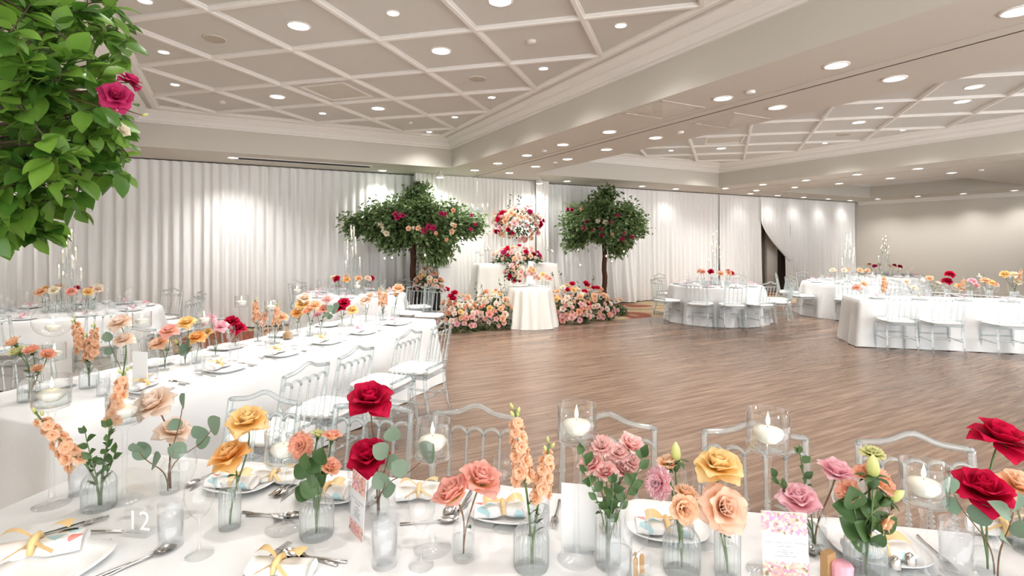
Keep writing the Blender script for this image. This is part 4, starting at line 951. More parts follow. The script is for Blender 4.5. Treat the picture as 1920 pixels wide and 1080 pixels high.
lay('spoon',455,962,-105,'left teaspoon of the pair behind the slim ribbed vase'); lay('spoon',462,968,-92,'right teaspoon of the pair behind the slim ribbed vase'); lay('knife',452,918,-50,'silver knife across the table left of the low candle'); lay('fork',860,960,-30,'silver fork beside the centre pink rose vase'); lay('spoon',750,985,-82,'silver spoon left of the centre candle stem')
lay('knife',1700,1015,38,'silver knife behind the right candle stem'); lay('fork',1560,1000,30,'silver fork right of the menu card')
# salt and pepper, sugar jar, favour box
for i,(px,py) in enumerate(((1678,1094),(1706,1088))):
    t=thing('shaker',['left','right'][i]+' glass shaker with domed chrome cap at the bottom right','shaker',on(px,py),0,'salt and pepper shakers'); m=MB(); m.lathe([(.001,.002),(.014,.0),(.016,.01),(.013,.045)],16); ob('glass_body',m,M['glass'],t); m=MB(); m.lathe([(.014,.043),(.014,.055),(.011,.066),(.005,.072),(.0005,.073)],16); ob('cap',m,M['silver'],t)
t=thing('sugar_jar','small glass jar of wrapped sweets with a cork, below the spray roses','jar',on(1196,1088)); m=MB(); m.lathe([(.001,.002),(.03,.0),(.033,.02),(.034,.05),(.03,.058)],20); ob('glass_body',m,M['glass'],t)
for i in range(6):
    m=MB(); m.grid(lambda u,v,i=i:(.012*(u-.5)+.012*cos(i),.016*sin(i*1.3)+.004*v,.012+.05*v+.008*sin(3*u)),3,4); ob('wrapped_sweet',m,M['napkin_white'] if i%2 else M['kraft'],t)
t=thing('favour_box','kraft and pink paper favour at the bottom right beside the menu card','box',on(1566,1088),.4); m=MB(); m.box((-.008,.015,.035),(.036,.02,.07),.1); ob('kraft_wrap',m.mesh('kraft_wrap',False),M['kraft'],t)
m=MB(); m.lathe([(.024,0),(.026,.045),(.022,.05),(.0005,.05)],30,(0.012,-.01,.0),rib=.07,nrib=12,z0=-1,z1=1); ob('pink_pleats',m,M['pinkribbon'],t)
# menus and table numbers
def text_part(parent,body,size,loc,mat,rot=(PI/2,0,0),align='CENTER',name='lettering'):
    cu=bpy.data.curves.new('txt','FONT'); cu.body=body; cu.size=size; cu.align_x=align; cu.resolution_u=2
    tmp=bpy.data.objects.new('txt',cu); COL.objects.link(tmp); dg=bpy.context.evaluated_depsgraph_get(); me=bpy.data.meshes.new_from_object(tmp.evaluated_get(dg)); bpy.data.objects.remove(tmp)
    me.materials.clear(); me.materials.append(None); o=ob(name,me,mat,parent,loc,rot); return o
def menu(pos,rz,lean,label,group,w=.145,h=.215,text=True):
    t=thing('menu_card',label,'menu',pos,rz,group); t.rotation_euler=(lean,0,rz)
    m=MB(); m.box((0,0,h/2),(w,.0012,h)); ob('card',m.mesh('card',False),M['paper'],t)
    m=MB(); n=20; rr=random.Random(3); top=[((i/n-.5)*w,h-.001) for i in range(n+1)]; bot=[((i/n-.5)*w,h-.048-.012*abs(sin(i*1.1))) for i in range(n+1)]
    m.add([(x,-.0011,z) for x,z in top+bot],[(i,n+1+i,n+2+i,i+1) for i in range(n)]); ob('floral_border',m.mesh('floral_border',False),M['floral'],t)
    m=MB(); m.add([((i/n-.5)*w,-.0011,.001) for i in range(n+1)]+[((i/n-.5)*w,-.0011,.030+.012*abs(sin(i*1.3))) for i in range(n+1)],[(i,i+1,n+2+i,n+1+i) for i in range(n)]); ob('floral_border',m.mesh('floral_border',False),M['floral'],t)
    y=-.0013; z=h-.082
    text_part(t,"Diana Ung & Jacob Tam's Wedding",w*.062,(0,y,z),M['ink']); rr=random.Random(4); z-=.008
    for k in range(13):                      # lines of print too small to read
        ln=w*rr.uniform(.30,.72) if k not in (1,3,8) else w*.12
        m=MB(); m.box((0,y+.0003,z-.0052*k-(.004 if k>0 else 0)),(ln,.0004,.0011)); 
        if z-.0052*k-.004>.05: ob('print_line',m.mesh('print_line',False),M['ink'] if k!=12 else M['inkpink'],t)
    return t
menu(on(1474,1082),rad(-8),rad(-6),'white menu card with floral top border standing at the bottom right','menu cards',.118,.168)
menu(on(667,1004),rad(-52),rad(-4),'menu card with floral borders turned sideways beside the left red roses','menu cards',.105,.185)
def sign(pos,rz,label,w,h,mat,txt=None):
    t=thing('table_sign',label,'sign',pos,rz,'table number signs')
    m=MB(); m.add([(-w/2,0,0),(w/2,0,0),(w/2,0,h),(-w/2,0,h),(-w/2,.004,0),(w/2,.004,0),(w/2,.004,h),(-w/2,.004,h)],[(0,1,2,3),(7,6,5,4),(0,4,5,1),(1,5,6,2),(2,6,7,3),(3,7,4,0)]); ob('panel',m.mesh('panel',False),mat,t)
    m=MB(); m.box((0,.002,.006),(w*.8,.05,.012)); ob('foot',m.mesh('foot',False),M['glass'],t)
    if txt: text_part(t,txt,.085,(-.002,-.002,.012),M['frost'],name='number')
sign(on(262,1000),FG.ang+.05,'clear acrylic table sign with white number 12 at the left',.105,.20,M['glass'],'12')
sign(on(1086,1030),FG.ang,'frosted white table sign behind the candle holder at the centre',.105,.19,M['frost'])
sign(on(262,728),FG.ang-.05,'frosted white table sign on the left long table',.115,.225,M['frost'])
# ================================================================ left long table
G2='cut flowers on the left long table'; GV2='bud vases on the left long table'; GH2='candle holders on the left long table'
def mid(vk,bx,by,blooms,where,lv=True,sc=1.0):
    """a vase on the left table with its blooms: (kind,color,px,py,size)"""
    b=on(bx,by); vase(vk,b,{'bottle':'ribbed bottle vase','slim':'slim ribbed vase','clear':'clear glass vase'}[vk]+' '+where+', left long table',GV2,sc)
    for i,(k,c,x,y,s) in enumerate(blooms):
        cn={'red':'dark red','pink':'pink','yellow':'yellow','orange':'orange','blush':'cream white','cream':'cream','peach':'peach','coral':'coral','lilac':'pale pink','stock':'peach','pinkpeach':'salmon pink','lime':'pale green'}[c]
        l='%s %s %s, left long table'%(cn,{'rose':'rose','cuprose':'rose','carnation':'carnation','lisi':'lisianthus','stock':'stock spike','mini':'spray rose','bud':'bud'}[k],where)
        if len(blooms)>1: l='%s bloom, '%(['first','second','third','fourth','fifth'][i])+l
        if k=='stock': stock(b+Vector((0,0,.01)),deep(x,y,b.y),l,G2,15,1.25*s,seed=bx+i,ln=.15*s,leaves=4)
        else: small(k,c,b,x,y,.02*(i%2),s,((x-bx)/60,-.45,1),l,bx+i,1,'rose',G2)
mid('bottle',54,752,[('lisi','peach',22,640,1.1),('lisi','lime',30,657,1.1),('lisi','coral',58,655,1.0),('lisi','coral',90,663,.95),('lisi','peach',70,690,.8)],'at the near left corner')
mid('bottle',167,727,[('stock','stock',140,600,1.25),('stock','stock',178,610,1.2),('stock','stock',163,628,1.0)],'in front of the bubble candle')
mid('clear',230,722,[('rose','blush',222,601,1.15),('rose','blush',231,633,1.0)],'left of the white sign')
mid('clear',309,694,[('rose','pinkpeach',316,617,1.05),('rose','peach',296,640,1.05)],'right of the white sign')
mid('clear',347,684,[('rose','yellow',349,601,1.0),('bud','lime',330,640,1.0)],'behind the yellow orange rose')
mid('slim',368,681,[('rose','orange',368,629,1.05)],'with the single open bloom beside eucalyptus')
mid('clear',404,668,[('rose','lilac',391,596,.95),('rose','lilac',414,609,.95),('rose','yellow',385,622,.85)],'left of the dark red roses')
mid('clear',441,652,[('rose','red',432,600,1.1),('rose','red',446,612,1.05)],'nearest dark red pair')
mid('slim',483,640,[('stock','stock',478,562,1.2),('carnation','pink',492,596,1.15),('stock','stock',500,580,1.0)],'behind the stock row')
mid('bottle',515,644,[('stock','stock',520,570,1.2),('rose','peach',530,592,.8)],'in the middle of the row',sc=.9)
mid('slim',557,624,[('rose','yellow',567,567,1.2),('rose','orange',556,584,1.0),('rose','blush',572,556,1.1)],'with the orange centre blooms')
mid('slim',581,630,[('cuprose','coral',576,583,.95),('rose','peach',590,570,1.0)],'just past the orange blooms')
mid('clear',601,626,[('carnation','pink',613,559,1.3),('carnation','lilac',594,588,1.0),('rose','pinkpeach',607,577,.95)],'below the pink carnation')
mid('clear',641,612,[('rose','red',645,565,1.15),('rose','red',637,574,1.0)],'farther dark red pair')
mid('clear',658,612,[('rose','yellow',661,579,1.0)],'with the lone bloom right of the farther red pair')
mid('clear',686,604,[('rose','blush',683,561,1.1),('rose','blush',694,552,.9)],'with two tall cream heads')
mid('bottle',718,600,[('stock','stock',712,540,1.2),('stock','stock',724,544,1.1)],'second from the far end',sc=.9)
mid('slim',739,597,[('rose','peach',747,538,1.15),('lisi','peach',742,552,.9)],'at the far end')
sprig(on(347,684)+Vector((0,0,.01)),deep(352,655,3.9),'round eucalyptus leaves low between the yellow roses',G2,4,1.5,seed=71); sprig(on(601,626)+Vector((0,0,.01)),deep(628,578,5.2),'eucalyptus leaves left of the farther red roses',G2,5,1.5,seed=72)
sprig(on(230,722)+Vector((0,0,.01)),deep(205,641,3.35),'round eucalyptus leaf left of the lower cream rose',G2,2,1.4,seed=73)
for kind,px,py,w in (('low',102,742,'at its near left end'),('tall',266,708,'behind the white sign'),('tall',453,648,'left of the stock row'),('mid',383,676,'between the yellow roses'),('tall',557,610,'behind the orange blooms'),('tall',670,596,'near the far end'),('mid',508,640,'behind the peach stock')):
    holder(kind,on(px,py),w+', left long table',GH2)
p=on(99,728); t=thing('bubble_holder','round bubble glass candle holder on a stem at the left','candle holder',p,0,GH2); m=MB(); m.lathe([(.055,0),(.054,.004),(.012,.014),(.008,.05),(.008,.31),(.02,.325)],24); ob('glass_stem',m,M['glass'],t); o=ob('globe_wall',V['globe'],M['glass'],t,(0,0,.318)); candle(p+Vector((0,0,.368)),'lit candle inside the bubble glass at the left',GH2+' candles',1.0)
for i,a in enumerate((.62,1.16,1.70,2.24,2.78,3.4)):
    setting(LT,a,.20,1 if False else 1,'on dance floor side of left long table, %s from camera'%ORD[i],'left long table',i,pink=i>3)
for i,a in enumerate((.45,1.1,1.75,2.4,3.05)):
    put('plate','plate','china',LT.p(a,LT.wd-.19),LT.ang,'square white plate on curtain side of left long table, %s from camera'%ORD[i],'plate','left long table plates')
rr=random.Random(5)
for i in range(11):
    a=.35+.32*i
    tumbler(LT.p(a+.1,.36+.03*(i%2)),'iced water tumbler on dance floor side of left long table, %s from camera'%ORD[i],'left long table glasses')
    put('wine_glass','wine','glass',LT.p(a,LT.wd-.36),0,'wine glass on curtain side of left long table, %s from camera'%ORD[i],'glass','left long table glasses')
t=thing('sugar_jar','small glass jar of brown sweets on the left long table below the stock','jar',on(540,636)); m=MB(); m.lathe([(.001,.002),(.045,.0),(.05,.04),(.05,.10),(.047,.11)],20); ob('glass_body',m,M['glass'],t); m=MB(); m.lathe([(.043,.008),(.046,.05),(.02,.075),(.0005,.08)],14); ob('sweets',m,M['kraft'],t)
# ================================================================ right long table
G3='cut flowers on the right long table'; rr=random.Random(9)
def far_fl(bx,by,blooms,where,vk='clear',grp=G3,tail='right long table'):
    b=on(bx,by); vase(vk,b,{'bottle':'ribbed bottle vase','slim':'slim ribbed vase','clear':'clear glass vase'}[vk]+' '+where+', '+tail,grp.replace('cut flowers','bud vases'))
    for i,(k,c,x,y,s) in enumerate(blooms):
        l='%s flower %s, %s'%({'red':'dark red','pink':'pink','yellow':'yellow','orange':'orange','blush':'cream white','cream':'cream','peach':'peach','coral':'coral','lilac':'lilac','stock':'peach stock','pinkpeach':'salmon'}[c],where,tail)
        if len(blooms)>1: l=['first ','second ','third ','fourth '][i]+l
        if k=='stock': stock(b+Vector((0,0,.01)),deep(x,y,b.y),l,grp,14,1.5*s,seed=bx+i,ln=.17*s,leaves=4)
        else: small(k,c,b,x,y,.02*(i%2),s,((x-bx)/40,-.45,1),l,bx+i,2,'rose',grp)
far_fl(1614,553,[('rose','pinkpeach',1607,537,1.2),('rose','peach',1622,531,1.2)],'nearest the left end')
far_fl(1657,550,[('stock','stock',1658,517,1.3),('stock','stock',1664,528,1.1)],'second vase from the left')
far_fl(1709,553,[('rose','blush',1700,526,1.0),('rose','cream',1715,538,.9)],'on the forked stem, third vase')
far_fl(1752,553,[('rose','peach',1743,520,1.0),('lisi','blush',1760,530,1.1)],'left of the dark red roses')
far_fl(1780,553,[('rose','red',1782,512,1.35),('rose','red',1777,525,1.35)],'tall dark red pair')
far_fl(1802,551,[('stock','stock',1808,522,1.3),('rose','orange',1798,535,1.1)],'right of the dark red pair')
far_fl(1820,557,[('rose','lilac',1824,525,1.1),('rose','pink',1832,534,.9)],'with the lilac head')
far_fl(1853,556,[('rose','yellow',1858,528,1.25),('rose','peach',1848,524,1.1),('rose','pinkpeach',1868,532,.9)],'with the yellow heads')
far_fl(1903,556,[('rose','yellow',1884,512,1.2),('rose','cream',1902,513,1.2),('rose','cream',1910,527,1.1),('stock','stock',1915,505,1.0)],'at the right frame edge','bottle')
for kind,px,py,w in (('mid',1636,551,'left'),('low',1730,553,'centre left'),('mid',1836,553,'centre right'),('mid',1890,552,'right')): holder(kind,on(px,py),'on the right long table, '+w,'candle holders on the right long table')
for i in range(6):
    setting(RT,.32+.58*i,.18,1,'on near side of right long table, %s from left end'%ORD[i],'right long table',i,pink=i in(0,2,3),full=False)
    tumbler(RT.p(.52+.56*i,.34),'iced water tumbler on near side of right long table, %s from left end'%ORD[i],'right long table glasses',1.1)
    put('wine_glass','wine','glass',RT.p(.2+.56*i,.36),0,'wine glass on near side of right long table, %s from left end'%ORD[i],'glass','right long table glasses',1.1)
    tumbler(RT.p(.3+.58*i,.60),'iced water tumbler on wall side of right long table, %s from left end'%ORD[i],'right long table glasses',1.1)
    put('wine_glass','wine','glass',RT.p(.4+.56*i,.52),0,'wine glass on wall side of right long table, %s from left end'%ORD[i],'glass','right long table glasses',1.1)
# ================================================================ round tables
m=MB(); m.lathe([(.001,.006),(.03,.0),(.032,.005),(.05,.02),(.062,.05),(.064,.055),(.05,.022),(.001,.010)],24); T['bowl']=m.mesh('bowl')
def candelabra(pos,where,seed,hmax=1.15,n=10):
    rr=random.Random(seed); t=thing('candelabra','tall clear glass candelabra with many small lights '+where,'candelabra',pos,0,'glass candelabras')
    m=MB(); m.lathe([(.001,.012),(.13,.008),(.14,0),(.13,.012)],28); ob('base',m,M['crystal'],t)
    for i in range(n):
        a=i*2.4; r=.03+.012*i; h=hmax*(1-.055*i)*rr.uniform(.9,1.0); x,y=r*cos(a),r*sin(a)
        m=MB(); m.tube([(x*.5,y*.5,.01),(x,y,.12),(x,y,h-.22)],.007,8); ar=ob('arm',m,M['crystal'],t)
        m=MB(); m.lathe([(.008,h-.23),(.02,h-.215),(.021,h-.20),(.024,h-.19),(.024,h-.0),(.0225,h)],14,(x,y,0)); ob('chimney',m,M['glass'],ar)
        m=MB(); m.lathe([(.010,h-.2),(.010,h-.07),(.0005,h-.068)],10,(x,y,0)); ob('taper_candle',m,M['wax'],ar)
        m=MB(); m.lathe([(.0005,h-.066),(.0065,h-.052),(.006,h-.042),(.0005,h-.02)],8,(x,y,0)); ob('flame',m,M['flame'],ar)
def clock(a):
    '''clock position on a round table, six o'clock nearest the camera'''
    h=int(round((PI/2-a)/(2*PI)*24))%24
    return (['twelve','one','two','three','four','five','six','seven','eight','nine','ten','eleven'][h//2])+(' thirty' if h%2 else " o'clock")
PAL=['blush','peach','red','pink','yellow','cream','pinkpeach','orange','blush','coral']
def dress_round(k,where,cols,hm=1.15,nset=9,fl=8,fr=.30):
    c,r,_=ROUND[k]; C=Vector((c[0],c[1],TH)); candelabra(C,where,k,hm); rr=random.Random(40+k)
    g='round table settings '+where
    for i in range(fl):
        a=2*PI*i/fl+.3; b=C+Vector((cos(a)*fr,sin(a)*fr,0)); vase(['clear','slim','bottle'][i%3],b,'bud vase at %s round the candelabra '%clock(a)+where,'bud vases '+where)
        top=b+Vector((cos(a)*.05,sin(a)*.03,.25+.05*rr.random())); col=cols[i%len(cols)]
        flower('rose',col,b+Vector((0,0,.01)),top,(cos(a)*.5,sin(a)*.5-.3,1),1.05,{'red':'dark red','pinkpeach':'salmon'}.get(col,col)+' rose at %s round the candelabra '%clock(a)+where,'cut flowers '+where,False,'stem',1,'rose',1.0,i)
    for i in range(nset):
        a=2*PI*i/nset; q=C+Vector((cos(a)*(r-.20),sin(a)*(r-.20),0)); put('plate','plate','china',q,a,'square white plate at %s on the round table '%clock(a)+where,'plate',g+' plates')
        napkin(q+Vector((0,0,.01)),a+1.2,'pink-tied folded napkin at %s on the round table '%clock(a)+where,g+' napkins','napkin_white','pinkribbon')
        a2=a+.18; q=C+Vector((cos(a2)*(r-.36),sin(a2)*(r-.36),0)); put('wine_glass','wine','glass',q,0,'wine glass at %s on the round table '%clock(a2)+where,'glass',g+' wine glasses',1.15)
        a2=a-.16; q=C+Vector((cos(a2)*(r-.38),sin(a2)*(r-.38),0)); tumbler(q,'iced water tumbler at %s on the round table '%clock(a2)+where,g+' tumblers',1.1)
        a2=a+.34; q=C+Vector((cos(a2)*(r-.22),sin(a2)*(r-.22),0)); put('bowl','bowl','china',q,0,'small white bowl at %s on the round table '%clock(a2)+where,'bowl',g+' bowls')
dress_round(0,'at the far left',['blush','cream','pink','red','peach','yellow','blush','peach','cream','pinkpeach','yellow'],1.12,9,11,.27)
dress_round(1,'behind the left long table',['red','peach','yellow','blush','pinkpeach','cream','red','orange','peach','blush'],1.32,9,10,.27)
dress_round(2,'right of the stage',['red','coral','peach','blush','peach','pinkpeach','red','peach','coral'],1.2,9,10,.27)
dress_round(3,'behind the right long table',['peach','orange','coral','cream','blush','peach'],1.25,8,7)
dress_round(4,'by the beige wall',['red','cream','peach','magenta','blush'],1.22,7,6)
# ================================================================ trees
def foliage(mb,pts,rr,size,dirc,spread=.9):
    """one leaf per point; dirc gives the outward direction"""
    lf=[(0,0,0),(.30,.45,.06),(0,.5,0),(-.30,.45,.06),(0,1,-.02)]
    for p in pts:
        d=dirc(p)+Vector((rr.uniform(-1,1),rr.uniform(-1,1),rr.uniform(-1,.6)))*spread
        Mx=leafM(p,d,(rr.uniform(-1,1),rr.uniform(-1,1),1.0),size*rr.uniform(.7,1.25))
        mb.add([Mx@Vector(v) for v in lf],[(0,1,2),(0,2,3),(1,4,2),(3,2,4)])
def clumps(rr,C,R,n,low=-.55):
    out=[]
    while len(out)<n:
        v=Vector((rr.gauss(0,1),rr.gauss(0,1),rr.gauss(0,1))).normalized()
        if v.z<low: continue
        k=rr.uniform(.70,1.0); out.append(Vector((C.x+v.x*R[0]*k,C.y+v.y*R[1]*k,C.z+v.z*R[2]*k)))
    return out
def stage_tree(pos,C,R,label,seed,roses,lumps=()):
    rr=random.Random(seed); t=thing('potted_tree',label,'tree',pos,0,'flowering trees beside the stage'); P=Vector(pos); C=Vector(C)-P
    m=MB(); n=12; m.tube([(.012*sin(i*1.7),.012*cos(i*2.1),C.z*.92*i/n) for i in range(n+1)],[.066-.010*i/n for i in range(n+1)],10); ob('trunk',m,M['trunk'],t)
    m=MB(); m.lathe([(.17,0),(.19,.02),(.20,.22),(.18,.22),(.18,.19),(.001,.19)],20); ob('planter',m,M['slot'],t)
    cl=clumps(rr,C,R,92,-.92)+clumps(rr,C,(R[0]*.62,R[1]*.62,R[2]*.62),34,-.95)
    for lx,ly,lz,n_ in lumps: cl+=[Vector((lx,ly,lz))+Vector((rr.uniform(-.16,.16),rr.uniform(-.16,.16),rr.uniform(-.12,.12))) for _ in range(n_)]
    m=MB(); top=Vector((0,0,C.z*.86))
    for q in cl: m.tube([top*.92+Vector((0,0,rr.uniform(-.05,.1))),top.lerp(q,.5)+Vector((0,0,.06)),q],[.014,.009,.004],5,False)
    ob('branches',m,M['twig'],t); mb=MB()
    for q in cl:
        k=.22; pts=[q+Vector((rr.gauss(0,.5)*k,rr.gauss(0,.5)*k,rr.gauss(0,.42)*k)) for _ in range(95)]
        out=(q-C); foliage(mb,pts,rr,.098,lambda p:out.normalized()*.8+Vector((0,0,-.2)))
    o=ob('foliage',mb.mesh('foliage',False),M['fartree'],t); o['kind']='stuff'
    for i,(px,py,col,s) in enumerate(roses):
        D=pos[1]-R[1]*math.sqrt(max(.08,1-((px-960)/F*pos[1]-pos[0]-C.x)**2/R[0]**2))*.93-.24
        q=deep(px,py,D)-P; mats(orient(q,(rr.uniform(-.4,.4),-1,rr.uniform(-.2,.4)),i,s),'rose',bloom_mesh('cuprose',i%4),PET[col],t)
    return t
# left and right tree of the stage
mg='magenta'
t1=stage_tree((-2.02,10.9,0),(-1.98,10.8,2.05),(1.10,.72,.47),'leafy tree with dark trunk and magenta roses left of the stage',3,
  [(742,402,mg,1.0),(745,408,mg,1.0),(755,404,mg,.9),(828,401,mg,.9),(836,403,mg,.9),(797,433,mg,1.05),(804,425,mg,1.05),(812,427,mg,1.05),(883,404,mg,.7),(892,421,mg,.7),(883,430,mg,.7),(850,394,'coral',.8),
   (715,421,'cream',1.1),(719,427,'cream',.6),(718,434,'cream',.7),(725,438,'cream',1.0),(766,429,'peach',.95),(785,428,'peach',1.0),(776,427,'cream',.6),(848,421,'cream',.7),(853,423,'peach',.9),(847,434,'peach',1.0),(838,450,'coral',.7),(818,437,'coral',.7)],
  [(.05,0,2.62,7),(-1.15,-.1,2.05,6),(1.15,-.1,2.0,5),(.5,-.2,1.48,6)])
t2=stage_tree((2.29,13.2,0),(2.28,13.05,2.12),(.95,.66,.50),'leafy tree with dark trunk and pink roses right of the stage',4,
  [(1064,392,mg,.8),(1072,393,mg,.9),(1100,415,'magenta',.9),(1095,428,mg,1.0),(1111,431,mg,.9),(1127,429,mg,.9),(1128,442,mg,.8),(1146,417,mg,.9),(1157,405,mg,1.0),(1171,438,mg,.9),(1167,448,mg,1.0),(1185,444,mg,.8),(1121,414,'cream',1.0),(1135,417,'cream',1.2),(1148,440,'peach',.8),(1090,391,'coral',.7)],
  [(.05,0,2.70,6),(.25,-.2,1.55,4),(-.7,-.1,1.75,4)])
# small hanging candle globes under the trees
for i,(px,py,D) in enumerate(((721,484,10.3),(735,483,10.5),(797,478,10.2),(841,484,10.6),(850,474,10.9),(1084,468,12.6),(1088,497,12.5),(1137,480,12.3),(1147,490,12.5),(1170,471,12.7),(1174,480,12.9))):
    q=deep(px,py,D); t=thing('hanging_globe','small hanging glass globe with a tea light under the %s tree, %s from the left'%(('left',ORD[i]) if i<5 else ('right',ORD[i-5])),'candle holder',q,0,'hanging tea light globes')
    m=MB(); m.ball((0,0,0),.05,14,8); ob('globe_wall',m,M['glass'],t); m=MB(); m.lathe([(.001,-.03),(.018,-.03),(.018,-.012),(.0005,-.012)],10); ob('tea_light',m,M['wax'],t); m=MB(); m.ball((0,0,0),.011,8,5,1.6); ob('flame',m,M['flame'],t)
    m=MB(); m.tube([(0,0,.05),(0,0,.42)],.0012,4); ob('string',m,M['twig'],t)
# ================================================================ stage with head table and flower mounds
mb=MB(); mb.box((5.55,10.36,.20),(2.9,1.30,.40)); o=ob('stage_riser',mb.mesh('stage_riser',False),M['ivory'],None,(0,0,0),(0,0,ROOM)); tag(o,'low ivory skirted stage riser under the head table','stage')
hp=Vector((.06,11.63,.40)); tag(ob('head_table',drape_rect(1.72,.66,.80,51,flare=.08,amp=.035,per=.30).mesh('head_table'),M['ivory'],None,hp,(0,0,rad(14))),'raised head table under an ivory satin cloth in front of the backdrop','table')
cp=Vector((.35,10.55,0)); tag(ob('cake_table',drape_round(.44,.78,52,.10,.06,13).mesh('cake_table'),M['ivory'],None,cp,(0,0,0)),'small round ivory draped cake table at the edge of the dance floor','table')
def mound(pos,rx,ry,h,n,cols,label,seed,size=1.0,floor_=True,leafn=900,spikes=2,name='flower_mound',group=None,low=0.09,wild=.0):
    rr=random.Random(seed); t=thing(name,label,'flower arrangement',pos,0,group); mb=MB(); pts=[]
    for i in range(leafn):
        v=Vector((rr.gauss(0,1),rr.gauss(0,1),rr.gauss(0,1))).normalized(); 
        if floor_: v.z=abs(v.z)
        k=rr.uniform(.55,1.03); f=1.0
        pts.append(Vector((v.x*rx*k,v.y*ry*k,v.z*h*k*(.86 if floor_ else 1)+.02)))
    foliage(mb,pts,rr,.075*size**.5,lambda p:Vector((p.x/rx,p.y/ry,p.z/h*.6))); o=ob('greenery',mb.mesh('greenery',False),M['moss'],t); o['kind']='stuff'
    k=0; got=[]; tries=0
    while len(got)<n and tries<n*60:
        tries+=1
        v=Vector((rr.gauss(0,1),rr.gauss(0,1)-.9,rr.gauss(0,1)+.35)).normalized()
        if floor_: v.z=abs(v.z)
        q=Vector((v.x*rx,v.y*ry,v.z*h+(low if floor_ else 0)))*rr.uniform(.96,1.06+wild)
        if any((q-g).length<.075*size for g in got): continue
        got.append(q)
    for i,q in enumerate(got):
        f=Vector((q.x/rx,q.y/ry,q.z/h*.8)); z=q.z/h
        col=rr.choice(cols if not isinstance(cols,dict) else (cols['top'] if z>.62 else cols['mid'] if z>.3 else cols['low']))
        mats(orient(q,f+Vector((0,-.25,.1)),i,size*rr.uniform(.72,1.08)),'rose' if i%4 else 'carnation',bloom_mesh(['cuprose','mini','cuprose','rose'][i%4] if i%4 else 'carnation',i%4),PET[col],t)
    for i in range(spikes):
        a=rr.uniform(-.8,.8)*rx; b=Vector((a,rr.uniform(-.2,.3)*ry,h*.8)); e=b+Vector((rr.uniform(-.1,.1),0,h*.25+rr.uniform(.18,.34)*size))
        m=MB(); m.tube([b,b.lerp(e,.5)+Vector((.02,0,0)),e],[.004,.003,.002],5); sp=ob('branch',m,M['twig'],t)
        m=MB(); foliage(m,[b.lerp(e,rr.uniform(.2,1)) for _ in range(14)],rr,.055,lambda p:Vector((0,0,.5))); ob('sprig_leaves',m.mesh('sprig_leaves',False),M['moss'],sp)
    return t
warm={'top':['peach','cream','peach','yellow','coral','blush','peach'],'mid':['pinkpeach','pink','peach','blush','pink','coral','blush'],'low':['pink','lilac','blush','pink','pinkpeach','lilac']}
red={'top':['red','pink','blush','peach','pink','magenta','blush'],'mid':['peach','blush','pink','cream','blush','peach','red'],'low':['pink','blush','lilac','peach','blush','red']}
GM='stage flower mounds'
mound((-1.02,10.05,.0),.42,.36,.60,64,warm,'floor mound of pink and peach roses at the left of the stage, outer half',61,1.0,group=GM)
mound((-.38,10.30,.0),.42,.34,.62,62,warm,'floor mound of peach and pink roses between left mound and cake table',62,1.0,group=GM,spikes=3)
mound((1.16,11.05,.0),.46,.36,.66,70,warm,'floor mound of peach and pink roses right of the cake table',63,1.05,group=GM)
mound((1.78,11.55,.0),.42,.36,.58,56,warm,'floor mound of roses at the right, beside the tree trunk',64,1.05,group=GM)
mound((2.33,12.25,.0),.30,.28,.26,8,['peach','blush','pink'],'low leafy cluster at the foot of the right tree',65,1.0,group=GM,spikes=0,leafn=420)
for i,(px,py,D,s) in enumerate(((838,545,9.9,1.2),(852,551,9.85,1.2),(850,562,9.8,1.2),(846,557,9.8,1.1),(1073,534,10.95,1.2),(1065,545,10.9,1.2),(1098,532,11.3,1.1),(1101,536,11.3,1.2),(1096,548,11.2,1.2),(1113,541,11.4,1.1),(1120,541,11.4,1.1),(1103,571,11.1,1.2))):
    q=deep(px,py,D); par=[o for o in COL.objects if o.name.startswith('flower_mound')][0 if i<4 else (2 if i<6 else 3)]
    mats(orient(q-par.location,(0,-.7,1),i,s),'rose',bloom_mesh('cuprose',i%4),PET['red'],par)
mound((-1.66,10.62,.66),.27,.25,.36,34,warm,'rose arrangement on a dark plinth behind the left tree trunk',66,1.0,group=GM,name='flower_arrangement',leafn=420)
pl=MB(); pl.box((0,0,.33),(.36,.36,.66)); pl.box((0,0,.02),(.42,.42,.04)); tag(ob('plinth',pl.mesh('plinth',False),M['slot'],None,(-1.66,10.62,0),(0,0,ROOM)),'dark square plinth carrying roses behind the left tree trunk','plinth')
# card box with pitched roof on a white pedestal
t=thing('card_pedestal','white pedestal with a pointed house-shaped top left of the head table','pedestal',(-1.44,11.0,0),ROOM); m=MB(); m.box((0,0,.55),(.26,.26,1.10)); m.box((0,0,.03),(.32,.32,.06)); m.box((0,0,1.11),(.30,.30,.03)); ob('column',m.mesh('column',False),M['frost'],t)
m=MB(); m.add([(-.15,-.15,1.125),(.15,-.15,1.125),(.15,.15,1.125),(-.15,.15,1.125),(0,0,1.40)],[(0,1,4),(1,2,4),(2,3,4),(3,0,4),(3,2,1,0)]); ob('pitched_top',m.mesh('pitched_top',False),M['frost'],t)
